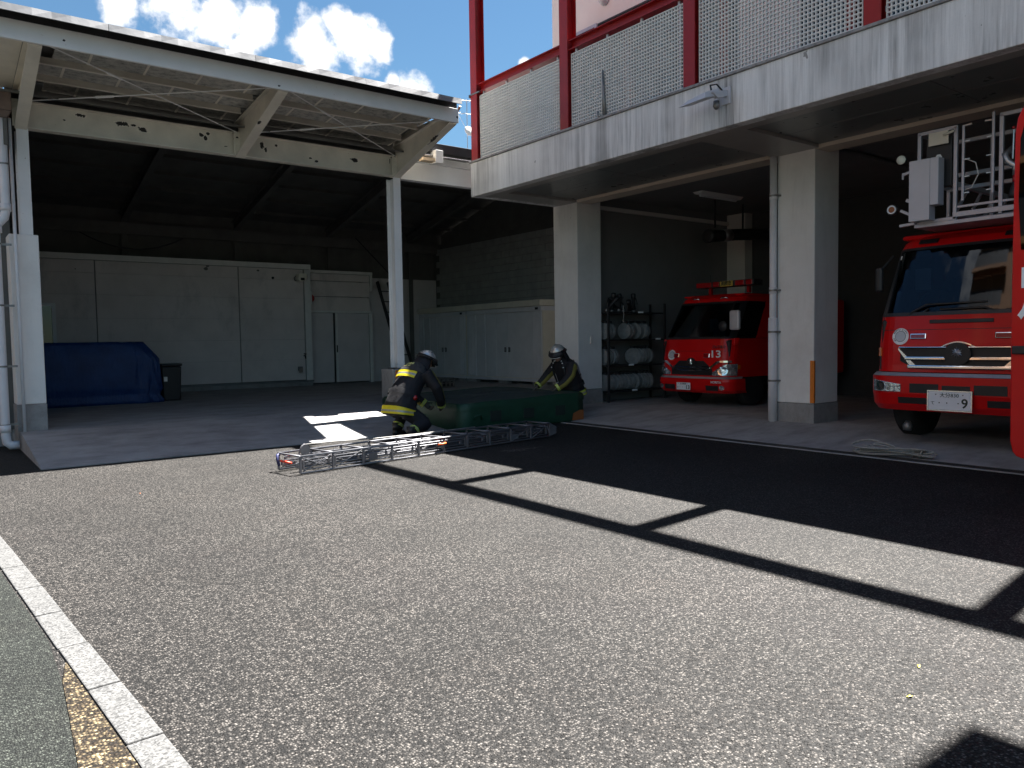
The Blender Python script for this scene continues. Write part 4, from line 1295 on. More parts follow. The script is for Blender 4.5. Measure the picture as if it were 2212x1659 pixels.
# =================================================================== hose rack with rolled hoses
hr = thing('hose_rack', 'dark steel shelf rack for fire hoses behind the first pillar', 'rack', (12.2, 11.9, .09))
RX0, RX1, RY0, RY1 = 11.50, 13.25, 11.72, 12.15
SZ = [.32, .87, 1.42, 2.0]
for x in (RX0, RX1):
    for y in (RY0, RY1): box('upright', M['dark_metal'], hr, x - .02, x + .02, y - .02, y + .02, .09, 2.2)
for z in SZ: box('shelf', M['dark_metal'], hr, RX0 + .022, RX1 - .022, RY0, RY1, z - .03, z)
box('back_panel', M['interior'], hr, RX0, RX1, RY1 + .025, RY1 + .035, .1, 2.0)
for x, z in ((12.1, .88), (12.95, 1.43), (12.4, 2.01), (12.2, .33)): box('shelf_label', M['white_print'], hr, x, x + .16, RY0 - .006, RY0 - .001, z - .028, z + .008)
ORD = ['first', 'second', 'third', 'fourth', 'fifth', 'sixth', 'seventh', 'eighth', 'ninth', 'tenth', 'eleventh', 'twelfth', 'thirteenth', 'fourteenth', 'fifteenth', 'last']
roll = None
names = {0: 'bottom', 1: 'second', 2: 'third'}
rolls_at = {0: [11.56 + .088 * k for k in range(16)], 1: [11.56, 11.645, 11.73, 11.82, 12.42, 12.52, 12.61, 12.70, 12.79, 12.88], 2: [11.56, 11.645, 11.73, 12.17, 12.26, 12.36, 12.50, 12.60, 12.70, 12.80]}
for sh_, xs_ in rolls_at.items():
    for k, x in enumerate(xs_):
        lab = 'rolled canvas fire hose on the rack\'s %s shelf, %s from the pillar' % (names[sh_], ORD[k])
        if roll is None:
            roll = thing('hose_roll', lab, 'hose', (0, 0, 0), group='x')
            prof = [(.03, -.034)]
            for q in range(9):
                r0 = .035 + q * .0155; prof += [(r0, -.036), (r0 + .011, -.036), (r0 + .013, -.030)]
            prof += [(.175, -.030), (.177, .0), (.175, .030), (.168, .036), (.03, .036)]
            MB().lathe(prof, (0, 0, .176), (1, 0, 0), 24).build('coil', M['hose'], roll, world=False)
            MB().lathe([(.02, 0), (.034, 0), (.034, .09), (.028, .10), (.028, .13), (.02, .13)], (0, -.06, .36), (0, 1, .15), 10).build('coupling', M['dark_metal'], roll, smooth=True, world=False)
            o = roll
        else:
            o = copy_tree(roll)
        o['label'] = lab; o['group'] = 'rolled hoses on the %s shelf of the rack' % names[sh_]
        o.location = (x, RY0 + .2 + random.uniform(-.03, .03), SZ[sh_] + .002)
        o.rotation_euler = (0, 0, random.uniform(-.25, .25) if not (sh_ == 1 and k == 4) else 1.0)
noz = None
for k, (x, tilt) in enumerate(((11.62, .3), (11.78, -.5), (11.95, .5), (12.12, -.2), (12.30, .6), (12.45, -.35))):
    lab = 'black branch nozzle on the rack top shelf, %s from the pillar' % ORD[k]
    if noz is None:
        noz = thing('hose_nozzle', lab, 'nozzle', group='nozzles on the rack top shelf')
        MB().lathe([(.045, 0), (.05, .02), (.035, .08), (.03, .22), (.05, .26), (.055, .34), (.03, .36), (0, .36)], (0, 0, 0), (.35, -.3, 1), 12).build('barrel', M['black'], noz, smooth=True, world=False)
        MB().lathe([(.0, -.05), (.028, -.05), (.036, -.03), (.036, .0), (0, 0)], (0, 0, -.002), (.35, -.3, 1), 12).build('tip', M['steel'], noz, smooth=True, world=False)
        MB().tube([(.03, 0, .12), (.12, .02, .1), (.13, .02, .22), (.07, 0, .26)], .014, 6).build('grip', M['black'], noz, smooth=True, world=False)
        o = noz
    else: o = copy_tree(noz)
    o['label'] = lab
    o.location = (x, RY0 + .15 + .03 * (k % 2), SZ[3] + .06); o.rotation_euler = (tilt * .4, tilt, k * 1.1)
tag(MB().tube([(11.93, RY0 - .02, 2.14), (11.935, RY0 - .025, 1.95), (11.93, RY0 - .02, 1.78)], .01, 6).build('pale_cord', M['rope'], None), 'pale cord hanging from the top shelf of the hose rack', 'cord')


# =================================================================== fire trucks
class Cab:
    """front of a cab-over truck that looks towards -X; s runs along the front (world +Y), z up"""
    def __init__(self, root, xf, yc, keys):
        self.root, self.xf, self.yc, self.keys = root, xf, yc, keys

    def prof(self, z):
        k = self.keys
        if z <= k[0][0]: return k[0][1:]
        for a, b in zip(k, k[1:]):
            if z <= b[0]:
                t = (z - a[0]) / (b[0] - a[0]); return tuple(a[i] + (b[i] - a[i]) * t for i in (1, 2, 3))
        return k[-1][1:]

    def S(self, s, z, off=0.0):
        fx, hw, r = self.prof(z)
        flat = hw - r; q = abs(s); sg = 1 if s >= 0 else -1
        bul = .05 * min(1, q / hw) ** 2
        if q <= flat: p, n = (fx + bul, s), (-1, 0)
        else:
            a = (q - flat) / r
            if a <= PI / 2: p, n = (fx + bul + r - r * math.cos(a), sg * (flat + r * math.sin(a))), (-math.cos(a), sg * math.sin(a))
            else: p, n = (fx + bul + r + (q - flat - r * PI / 2), sg * hw), (0, sg)
        return Vector((self.xf + p[0] + n[0] * off, self.yc + p[1] + n[1] * off, z))

    def strip(self, name, mat, s0, s1, zb, zt, off=.004, th=.02, parent=None, n=None, bevel=0.0, smooth=False, nz=1):
        n = n or max(2, int(abs(s1 - s0) / .06))
        zb_ = zb if callable(zb) else (lambda s: zb); zt_ = zt if callable(zt) else (lambda s: zt)
        rr = []
        for i in range(n + 1):
            s = s0 + (s1 - s0) * i / n; a, b = zb_(s), zt_(s)
            outer = [self.S(s, a + (b - a) * j / nz, off + th) for j in range(nz + 1)]
            inner = [self.S(s, a + (b - a) * j / nz, off) for j in range(nz, -1, -1)]
            rr.append(outer + inner)
        return MB().rings(rr).build(name, mat, parent or self.root, bevel, smooth)

    def disc(self, name, mat, s, z, r, off, th, parent=None, n=28, rz=None):
        rr = [[self.S(s + r * math.cos(a), z + (rz or r) * math.sin(a), o_) for a in [2 * PI * k / n for k in range(n)]] for o_ in (off, off + th)]
        return MB().rings(rr).build(name, mat, parent or self.root)


def wheel(root, x, y, z0, r, w):
    wh = MB().lathe([(r * .6, -w / 2), (r * .93, -w / 2), (r, -w / 2 + .03), (r, w / 2 - .03), (r * .93, w / 2), (r * .6, w / 2)], (x, y, z0 + r), (0, 1, 0), 28).build('wheel', M['rubber'], root, smooth=True)
    MB().lathe([(0, -w * .3), (r * .3, -w * .32), (r * .35, -w * .2), (r * .55, -w * .2), (r * .62, -w * .46), (r * .62, w * .46), (0, w * .3)], (x, y, z0 + r), (0, 1, 0), 24).build('rim', M['dark_metal'], wh, smooth=True)


def plate(cab, s0, s1, z0, z1, top, kana, num, frame=True):
    sm = (s0 + s1) / 2; w, h = s1 - s0, z1 - z0
    base = cab.prof((z0 + z1) / 2)[0]
    x = cab.xf + base - .075
    y0, y1 = cab.yc + s0, cab.yc + s1
    pl = box('number_plate', M['plate_white'], cab.root, x, x + .012, y0 + .014, y1 - .014, z0 + .014, z1 - .014, .004)
    if frame:
        MB().box(x - .004, x + .02, y0, y1, z0, z0 + .0135).box(x - .004, x + .02, y0, y1, z1 - .0135, z1).box(x - .004, x + .02, y0, y0 + .0135, z0 + .014, z1 - .014).box(x - .004, x + .02, y1 - .0135, y1, z0 + .014, z1 - .014).build('plate_frame', M['chrome'], pl)
    yc = cab.yc + sm
    text_mesh('plate_region', top, h * .24, M['plate_ink'], pl, (x - .002, yc, z1 - h * .24), width=w * .42)
    text_mesh('plate_kana', kana, h * .2, M['plate_ink'], pl, (x - .002, y1 - w * .13, z0 + h * .37))
    text_mesh('plate_number', num, h * .62, M['plate_ink'], pl, (x - .002, y0 + w * (.16 if len(num) == 1 else .2), z0 + h * .38), bold=h * .008)
    for k in range(3 if len(num) == 1 else 2):
        MB().lathe([(0, 0), (h * .03, 0), (h * .03, .002), (0, .002)], (x - .0005, y1 - w * (.28 + (.17, .17, .21)[k] * k), z0 + h * .4), (-1, 0, 0), 10).build('plate_dot', M['plate_ink'], pl)
    for yy, zz in ((y1 - w * .2, z1 - h * .2), (y0 + w * .2, z1 - h * .2)):
        MB().lathe([(0, 0), (h * .03, 0), (h * .03, .003), (0, .003)], (x - .0005, yy, zz), (-1, 0, 0), 10).build('plate_screw', M['grey_ink'], pl)
    return pl


def ring_text(name, body, r, a0, a1, size, mat, parent, x, y, z, flip=False):
    """letters set round a badge, joined into one mesh of lettering"""
    allv, allf = [], []
    n = len(body)
    for i, ch in enumerate(body):
        if ch == ' ': continue
        a = a0 + (a1 - a0) * (i / (n - 1))
        cu = bpy.data.curves.new('t', 'FONT'); cu.body = ch; cu.size = size; cu.align_x = 'CENTER'; cu.align_y = 'CENTER'; cu.resolution_u = 2; cu.offset = size * .02
        t = link(bpy.data.objects.new('t', cu)); bpy.context.view_layer.update()
        me = bpy.data.meshes.new_from_object(t.evaluated_get(bpy.context.evaluated_depsgraph_get())); bpy.data.objects.remove(t)
        rot = a - PI / 2 if not flip else a + PI / 2
        base = len(allv)
        for v in me.vertices:
            u_, w_ = v.co.x * math.cos(rot) - v.co.y * math.sin(rot), v.co.x * math.sin(rot) + v.co.y * math.cos(rot)
            allv.append((x, y - (r * math.cos(a) + u_), z + r * math.sin(a) + w_))
        allf += [tuple(base + k for k in p.vertices) for p in me.polygons]
    return MB().add(allv, allf).build(name, mat, parent)


def badge(cab, s, z, r):
    b = cab.disc('round_badge', M['white_print'], s, z, r, .004, .006)
    p = cab.S(s, z, .0115)
    cab.disc('badge_ring', M['grey_ink'], s, z, r * .66, .0105, .0008, b)
    cab.disc('badge_field', plain('badge_field_paint', (.62, .64, .68), .5), s, z, r * .60, .0115, .0008, b)
    ring_text('badge_lettering', 'BEPPU CITY', r * .82, math.radians(150), math.radians(30), r * .27, M['plate_ink'], b, p.x - .0025, p.y, p.z)
    ring_text('badge_lettering', 'FIRE DEPARTMENT', r * .82, math.radians(200), math.radians(340), r * .27, M['plate_ink'], b, p.x - .0025, p.y, p.z, True)
    return b


def star(cab, s, z, r, mat, parent, off):
    p = cab.S(s, z, off)
    n = 12; vs = [(p.x - .016, p.y, p.z)]
    for k in range(n * 2):
        a = PI * k / n + PI / 2
        rr_ = r * (1.0 if k % 4 == 0 else .78 if k % 4 == 2 else .52)
        vs.append((p.x, p.y + rr_ * math.cos(a), p.z + rr_ * math.sin(a)))
    return MB().add(vs, [(0, 1 + k, 1 + (k + 1) % (2 * n)) for k in range(2 * n)]).build('star_emblem', mat, parent)


# ---------------------------------------------------------------- the ladder truck in the second bay
t9 = thing('ladder_truck', 'red ladder fire truck with rescue basket above its cab, number nine plate', 'fire truck', (9.8, 4.11, .05))
K9 = [(.44, .10, 1.06, .25), (.52, .03, 1.12, .27), (.70, 0, 1.135, .28), (.90, .0, 1.135, .28), (.96, .05, 1.09, .27), (1.28, .05, 1.09, .28), (1.66, .10, 1.08, .28), (2.52, .40, 1.0, .30), (2.62, .47, .98, .32), (2.72, .66, .95, .35)]
c9 = Cab(t9, 9.8, 4.11, K9)
SE = 2.55
c9.strip('cab_front', M['truck_red'], -SE, SE, .955, 1.655, 0, .004, n=70, smooth=False, nz=8)
c9.strip('bumper', M['truck_red'], -1.5, 1.5, .47, .90, 0, .02, n=56, nz=6)
c9.strip('bumper_step', M['alu'], -1.45, 1.45, .905, .945, -.03, .05, n=50)
c9.strip('bumper_gap', M['black'], -1.4, 1.4, .925, .965, -.06, .03, n=40)
for sg in (-1, 1):
    c9.strip('side_valance', M['truck_red'], sg * 1.5, sg * SE, .52, .95, -.02, .01, n=10)
# bumper openings and lamps
c9.strip('bumper_intake', M['black'], .20, .55, .70, lambda s: .815, .021, .004)
c9.strip('bumper_intake', M['black'], -.16, .16, .72, .80, .021, .004)
c9.strip('bumper_intake', M['black'], -.55, -.20, .70, .815, .021, .004)
for sg in (1, -1):
    c9.strip('lower_slot', M['black'], sg * .34, sg * .70, .56, .64, .021, .004)
    hl = c9.strip('headlamp', M['lens'], sg * .66, sg * 1.05, lambda s: .705, lambda s: .80 + .06 * (abs(s) - .66) / .39, .02, .014, bevel=.004)
    c9.disc('reflector', M['chrome'], sg * .92, .775, .06, .035, .004, hl)
    ind = c9.strip('side_indicator', M['amber_lens'], sg * .98, sg * 1.12, lambda s: 1.15, lambda s: 1.26, .005, .012)
# grille
gr = c9.strip('grille', M['black'], -.70, .70, lambda s: .99 + .10 * max(0, (abs(s) - .5) / .2), 1.262, .006, .006, n=40)
for zt_, hh, w_ in ((1.262, .018, .71), (1.125, .05, .64), (1.02, .05, .60)):
    c9.strip('chrome_bar', M['chrome'], -w_, w_, zt_ - hh / 2, zt_ + hh / 2, .013, .034, gr, 40, .016)
for sg in (-1, 1):
    c9.strip('chrome_corner', M['chrome'], sg * .50, sg * .715, lambda s: 1.01 + .22 * max(0, (abs(s) - .55) / .165), lambda s: 1.045 + .21 * max(0, (abs(s) - .5) / .215), .013, .022, gr)
c9.strip('chrome_hood', M['chrome'], -.19, .19, lambda s: 1.262 + .055 * math.cos(s / .19 * PI / 2), lambda s: 1.276 + .058 * math.cos(s / .19 * PI / 2), .008, .03, gr, 18)
eb = c9.disc('emblem_disc', M['black'], 0, 1.185, .155, .044, .012, gr, rz=.135)
star(c9, 0, 1.20, .072, M['steel'], eb, .06)
# slot below the windscreen, marker lamps, badge
c9.strip('air_slot', M['black'], -.36, .36, 1.555, 1.60, .005, .012, bevel=.006)
for sg in (1, -1):
    mk = c9.strip('warning_lamp', M['chrome'], sg * .385, sg * .585, 1.365, 1.435, .004, .02, bevel=.008)
    c9.strip('lens', M['red_lens'], sg * .40, sg * .57, 1.377, 1.423, .025, .006, mk)
badge(c9, .71, 1.40, .105)
for sg in (-1, 1):
    c9.strip('panel_seam', M['black'], sg * .985, sg * .992, .97, 1.65, .004, .002)
c9.strip('panel_seam', M['black'], -.98, .98, 1.478, 1.484, .004, .002, n=30)
# greenhouse
ws = c9.strip('windscreen', M['glass'], -.96, .96, 1.70, 2.50, -.012, .006, n=34, nz=6)
c9.strip('screen_seal', M['black'], -1.02, 1.02, 1.655, 1.70, -.01, .02, ws, 34)
c9.strip('screen_seal', M['black'], -1.0, 1.0, 2.50, 2.535, -.01, .02, ws, 34)
for sg in (-1, 1):
    c9.strip('windscreen_pillar', M['black'], sg * .94, sg * 1.16, 1.66, 2.53, -.02, .026, nz=6)
    c9.strip('side_window', M['glass'], sg * 1.18, sg * 1.95, 1.70, 2.48, -.012, .006, nz=4)
    c9.strip('door_frame', M['truck_red'], sg * 1.16, sg * 1.20, 1.66, 2.53, -.018, .02, nz=5)
    c9.strip('rear_pillar', M['truck_red'], sg * 1.94, sg * SE, 1.66, 2.53, -.02, .022, nz=5)
    c9.strip('windscreen_sticker', M['white_print'], sg * .90, sg * .94, 2.40, 2.45, .0, .002)
c9.strip('roof_front', M['truck_red'], -SE, SE, 2.536, 2.70, 0, .006, n=60, nz=4)
for sg in (.55, -.45): c9.strip('roof_lamp', M['black'], sg - .12, sg + .12, 2.575, 2.635, .006, .03, bevel=.008)
box('roof_panel', M['truck_red'], t9, 10.40, 12.2, 3.15, 5.07, 2.66, 2.72, .03)
box('cab_rear', M['black'], t9, 12.1, 12.2, 3.05, 5.17, .9, 2.66)
box('cab_floor', M['black'], t9, 9.95, 12.1, 3.10, 5.12, .98, 1.15)
# cab interior
MB().prism([(9.95, 1.15), (9.95, 1.60), (10.12, 1.68), (10.35, 1.60), (10.38, 1.15)], 1, 3.12, 5.1).build('dashboard', M['black'], t9, .02)
for y in (3.55, 4.62):
    st_ = box('seat', M['dark_metal'], t9, 10.95, 11.45, y - .25, y + .25, 1.3, 1.48, .05)
    box('backrest', M['dark_metal'], st_, 11.35, 11.5, y - .25, y + .25, 1.49, 2.2, .05)
mb = MB().tube([(10.42 + .10 * math.cos(a) * .6, 4.62 + .22 * math.sin(a), 1.80 + .20 * math.cos(a)) for a in [2 * PI * k / 24 for k in range(24)]], .016, 6, closed=True)
mb.tube([(10.30, 4.62, 1.60), (10.42, 4.62, 1.80)], .025, 6); mb.bar((10.42, 4.42, 1.80), (10.42, 4.84, 1.80), .03, .02)
mb.build('steering_wheel', M['black'], t9)
for a_, b_, nm in (((10.22, 4.73, 1.80), (10.24, 4.93, 1.80), 'x'),):
    box('paper_pass', plain('cream_paper', (.62, .6, .42), .7), t9, 10.02, 10.12, 4.62, 4.84, 1.695, 1.70)
MB().tube([(9.93, 4.78, 1.60), (9.92, 4.70, 1.70), (9.92, 4.52, 1.79)], .014, 6).tube([(9.92, 4.52, 1.79), (9.95, 3.85, 1.80)], .011, 6).build('wiper', M['black'], t9)
MB().tube([(9.92, 3.6, 1.62), (9.91, 3.85, 1.73), (9.92, 4.36, 1.725)], .012, 6).tube([(9.93, 4.66, 1.62), (9.92, 4.5, 1.74)], .012, 6).build('wiper', M['black'], t9)
mr9 = box('wing_mirror', M['black'], t9, 9.98, 10.05, 5.12, 5.22, 1.98, 2.30, .03)
MB().tube([(10.02, 5.14, 2.28), (10.15, 5.06, 2.45)], .015, 6).build('mirror_arm', M['black'], mr9)
im = box('inner_mirror', M['black'], t9, 10.42, 10.46, 4.68, 4.92, 1.98, 2.30, .02); box('mirror_glass', plain('pale_mirror', (.62, .68, .64), .25), im, 10.412, 10.419, 4.70, 4.90, 2.0, 2.28)
plate(c9, -.20, .31, .497, .745, '大分830', 'て', '9')
for y in (3.2, 5.0): wheel(t9, 10.75, y, .05, .46, .26)
for y in (3.25, 4.95): wheel(t9, 14.6, y, .06, .46, .3)
MB().box(10.3, 16.0, 3.75, 4.45, .55, .80).build('chassis', M['black'], t9)
MB().lathe([(0, 0), (.05, 0), (.06, .06), (.03, .12), (0, .12)], (10.0, 4.78, .20), (.2, 0, 1), 10).build('tow_coupling', M['band'], t9, smooth=True)
box('body', M['truck_red'], t9, 12.4, 16.0, 3.0, 5.2, .8, 2.4, .05)
# turntable ladder resting over the cab
bm_ = MB()
for y in (3.72, 4.5):
    for z in (2.92, 3.30): bm_.box(10.6, 15.8, y - .03, y + .03, z, z + .06)
    for k in range(13):
        x = 10.6 + k * .42; bm_.bar((x, y, 2.95), (x + .38, y, 3.32), .03)
bo = bm_.build('ladder_boom', M['alu_paint'], t9)
for k in range(12): MB().tube([(10.7 + k * .42, 3.72, 2.95), (10.7 + k * .42, 4.5, 2.95)], .018, 6).build('rung', M['alu_paint'], bo)
# rescue basket
bk = box('rescue_basket', M['alu'], t9, 9.86, 10.72, 2.98, 4.66, 2.735, 2.78, .004)
bk['label'] = 'silver rescue basket above the cab'
SQ = .042


def rail(p, q, w=SQ, nm='basket_rail'):
    return MB().bar(p, q, w, w).build(nm, M['alu'], bk, .004)


XB = 9.88
for y in (4.61, 4.19): rail((XB, y, 2.79), (XB, y, 3.87), nm='basket_post')
rail((XB, 4.63, 3.87), (XB, 4.17, 3.87)); rail((XB, 4.63, 2.80), (XB, 4.17, 2.80))
for y in (3.70, 3.02): rail((XB, y, 2.79), (XB, y, 3.90), nm='basket_post')
rail((XB, 3.72, 3.90), (XB, 3.0, 3.90)); rail((XB, 4.17, 2.84), (XB, 3.0, 2.84), .06); rail((XB, 4.165, 2.93), (XB, 3.0, 2.93), .03)
rail((XB - .02, 4.10, 2.99), (XB - .02, 4.10, 3.87), .028, 'gate_bar'); rail((XB - .02, 3.78, 3.03), (XB - .02, 3.78, 3.95), .028, 'gate_bar')
for y, d in ((4.10, -1), (3.78, 1)):
    for z in (3.08, 3.27, 3.47, 3.68): MB().tube([(XB - .02, y, z), (XB - .02, y + .07 * d, z)], .008, 6).build('gate_pin', M['white_print'], bk)
    MB().tube([(XB - .02, y, 3.86), (XB - .02, y + .09 * d, 3.865)], .013, 6).build('gate_hinge', M['steel'], bk)
XR = 10.68
for y in (4.61, 4.1, 3.55, 3.02): rail((XR, y, 2.79), (XR, y, 3.87), nm='basket_post')
for z in (3.87, 3.45, 3.28): rail((XR, 4.63, z), (XR, 3.0, z), .05)
for y in (4.62, 3.01):
    for z in (3.87, 3.3): rail((XB, y, z), (XR, y, z))
box('control_panel', M['dark_metal'], bk, 9.91, 10.0, 4.25, 4.55, 3.2, 3.8, .01)
cb = box('control_box', M['alu_paint'], bk, 9.70, 9.855, 4.41, 4.655, 2.80, 3.53, .006)
MB().box(9.70, 9.855, 4.31, 4.408, 2.97, 3.53).build('box_wing', M['alu_paint'], cb, .006)
box('switch_panel', M['cabinet_end'], bk, 9.855, 9.875, 4.27, 4.50, 3.70, 3.855, .004)
MB().lathe([(0, 0), (.04, 0), (.04, .004), (0, .004)], (9.908, 4.40, 3.56), (-1, 0, 0), 6).build('hex_cover', M['white_print'], bk)
MB().tube([(9.84, 4.32, 3.80), (9.84, 4.20, 3.825)], .016, 8).build('grip_roll', M['cabinet_end'], bk, smooth=True)
MB().bar((9.88, 4.66, 3.45), (9.88, 4.80, 3.42), .04, .03).tube([(9.87, 4.81, 3.44), (9.87, 4.81, 3.36)], .012, 6).build('lamp_arm', M['alu_paint'], bk)
sl = MB().lathe([(0, .0), (.058, .0), (.062, -.03), (.045, -.09), (0, -.1)], (9.84, 4.82, 3.60), (-1, -.15, -.05), 18).build('spotlight', M['black'], bk, smooth=True)
MB().lathe([(0, .006), (.054, .003), (.054, .0), (0, .0)], (9.839, 4.82, 3.60), (-1, -.15, -.05), 18).build('lens', plain('cream_lens', (.8, .8, .7), .3), sl, smooth=True)
s2 = MB().lathe([(.0, .0), (.066, 0), (.075, -.02), (.07, -.08), (0, -.09)], (9.84, 4.93, 3.0), (-1, -.1, -.05), 8).build('siren_lamp', M['black'], bk)
MB().tube([(9.832 - .0046 * math.cos(a), 4.93 + .046 * math.cos(a), 3.0 + .046 * math.sin(a)) for a in [2 * PI * k / 20 for k in range(20)]], .010, 6, closed=True).build('chrome_ring', M['white_print'], s2, smooth=True)
MB().lathe([(0, .004), (.036, .004), (.036, 0), (0, 0)], (9.838, 4.93, 3.0), (-1, -.1, -.05), 20).build('lens', M['leather'], s2)
MB().bar((9.9, 4.70, 2.9), (9.9, 4.84, 2.98), .05, .03).bar((9.9, 4.67, 3.05), (9.9, 4.77, 3.10), .05, .04).bar((9.9, 4.66, 2.80), (9.9, 4.85, 2.79), .05, .03).build('lamp_bracket', M['alu_paint'], bk)
mo = MB().tube([(9.92, 3.60, 3.52), (9.86, 3.66, 3.44), (9.86, 3.63, 3.36), (9.88, 3.55, 3.30), (9.88, 3.55, 3.2)], [.03, .035, .035, .04, .04], 10).build('water_monitor', M['steel'], bk, smooth=True)
MB().lathe([(.03, 0), (.032, .12), (.045, .15), (.055, .22), (.055, .27), (0, .27)], (9.88, 3.55, 3.21), (0, .06, -1), 12).build('monitor_nozzle', M['black'], mo, smooth=True)
MB().tube([(9.88, 3.55, 3.20), (9.88, 3.552, 3.12)], .034, 10).build('red_sleeve', M['red_lens'], mo, smooth=True)
MB().tube([(9.86, 3.58, 3.38), (9.85, 3.57, 3.70)], .010, 6).build('lever', M['steel'], mo)
MB().lathe([(0, 0), (.02, .01), (.022, .03), (0, .045)], (9.85, 3.57, 3.70), (0, 0, 1), 8).build('lever_knob', M['red_lens'], mo, smooth=True)
MB().tube([(9.90, 4.12, 3.50), (9.90, 3.98, 3.42), (9.90, 3.95, 3.28), (9.90, 4.02, 3.14), (9.90, 4.1, 3.12)], .006, 5).build('cable', M['trim'], bk)

# ---------------------------------------------------------------- the small pumper in the first bay
t13 = thing('pumper_truck', 'small red pumper truck number thirteen parked beside the hose rack', 'fire truck', (11.95, 9.93, .09))
K13 = [(.34, .10, .84, .2), (.42, .02, .90, .22), (.62, .0, .91, .22), (.68, .04, .86, .22), (1.0, .05, .86, .22), (1.40, .12, .85, .22), (2.10, .46, .76, .26), (2.20, .54, .74, .28), (2.27, .68, .70, .3)]
c3 = Cab(t13, 11.95, 9.93, K13)
S3 = 2.1
c3.strip('cab_front', M['truck_red'], -S3, S3, .665, 1.40, 0, .004, n=60, nz=8)
c3.strip('bumper', M['truck_red'], -1.25, 1.25, .36, .635, 0, .02, n=50, nz=5)
c3.strip('bumper_step', M['alu'], -1.15, 1.15, .638, .675, -.02, .045, n=40)
for sg in (-1, 1):
    c3.strip('bumper_intake', M['black'], sg * .38, sg * .66, .41, .51, .021, .004)
    hl = c3.strip('headlamp', M['lens'], sg * .52, sg * .98, lambda s: .70, lambda s: .76 + .16 * min(1, (abs(s) - .52) / .25), .004, .03, bevel=.004)
    c3.disc('reflector', M['chrome'], sg * .72, .79, .085, .036, .006, hl)
    c3.disc('projector', M['lens'], sg * .72, .79, .06, .044, .008, hl)
    c3.strip('chrome_brow', M['chrome'], sg * .42, sg * .86, lambda s: .80 + .15 * min(1, (abs(s) - .42) / .24), lambda s: .835 + .15 * min(1, (abs(s) - .42) / .2), .005, .03)
    c3.strip('indicator', M['amber_lens'], sg * .985, sg * 1.07, .82, .90, .005, .025)
    mk = c3.strip('warning_lamp', M['chrome'], sg * .30, sg * .44, 1.04, 1.125, .004, .03, bevel=.01)
    c3.strip('lens', M['red_lens'], sg * .315, sg * .425, 1.052, 1.112, .035, .006, mk)
    c3.disc('fog_lamp', M['lens'], sg * .73, .47, .045, .021, .012)
    c3.strip('corner_handle', M['truck_red'], sg * .86, sg * .96, 1.28, 1.41, .004, .05, bevel=.012)
g3 = c3.strip('grille', M['black'], -.50, .50, .70, lambda s: .98 - .16 * max(0, (abs(s) - .30) / .2), .005, .006, n=30)
c3.strip('chrome_bar', M['chrome'], -.47, .47, lambda s: .78 + .05 * (s / .47) ** 2, lambda s: .805 + .05 * (s / .47) ** 2, .012, .03, g3, 30, .005)
c3.strip('chrome_bar', M['chrome'], -.44, .44, lambda s: .85 + .02 * (s / .44) ** 2, lambda s: .862 + .02 * (s / .44) ** 2, .012, .02, g3, 30)
e3 = c3.disc('emblem_disc', M['black'], 0.0, .955, .11, .012, .01, g3, rz=.085)
star(c3, 0.0, .955, .065, M['chrome'], e3, .024)
badge(c3, .52, 1.09, .10)
p_ = c3.S(-.60, 1.11, .006)
text_mesh('number_lettering', '13', .19, M['white_print'], t13, (p_.x - .02, p_.y + .02, 1.105), width=.21, bold=.003)
p_ = c3.S(-.63, 1.25, .006)
text_mesh('model_lettering', 'DUTRO', .075, M['chrome'], t13, (p_.x - .03, p_.y, 1.245), width=.30, shear=.3, bold=.001)
p_ = c3.S(-.64, .575, .02)
text_mesh('maker_lettering', 'MORITA', .06, M['white_print'], t13, (p_.x - .03, p_.y, .575), width=.24, bold=.001)
for sg in (-1, 1): c3.strip('panel_seam', M['black'], sg * .80, sg * .806, .98, 1.39, .004, .002)
c3.strip('panel_seam', M['black'], -.79, .79, 1.165, 1.17, .004, .002, n=20)
w3 = c3.strip('windscreen', M['glass'], -.78, .78, 1.44, 2.08, -.012, .006, n=30, nz=6)
c3.strip('screen_seal', M['black'], -.84, .84, 1.40, 1.44, -.012, .022, w3, 30)
c3.strip('screen_seal', M['black'], -.80, .80, 2.08, 2.125, -.012, .022, w3, 30)
for sg in (-1, 1):
    c3.strip('windscreen_pillar', M['black'], sg * .77, sg * .92, 1.41, 2.12, -.02, .026, nz=5)
    c3.strip('side_window', M['glass'], sg * .94, sg * 1.55, 1.44, 2.06, -.012, .006, nz=4)
    c3.strip('rear_pillar', M['truck_red'], sg * 1.54, sg * S3, 1.405, 2.12, -.02, .024, nz=4)
c3.strip('roof_front', M['truck_red'], -S3, S3, 2.125, 2.27, 0, .006, n=50, nz=4)
box('roof_panel', M['truck_red'], t13, 12.66, 13.9, 9.20, 10.66, 2.24, 2.28, .03)
for s in (.25, -.42): MB().tube([c3.S(s + .09, 2.17, .005), c3.S(s + .05, 2.195, .05), c3.S(s - .05, 2.2, .05), c3.S(s - .09, 2.175, .005)], .014, 8).build('grab_handle', M['chrome'], t13, smooth=True)
box('cab_rear', M['black'], t13, 13.85, 13.9, 9.1, 10.76, .7, 2.24)
box('cab_floor', M['black'], t13, 12.1, 13.85, 9.12, 10.74, .7, .95)
MB().prism([(12.12, .95), (12.12, 1.36), (12.28, 1.42), (12.5, 1.33), (12.5, .95)], 1, 9.12, 10.74).build('dashboard', M['black'], t13, .02)
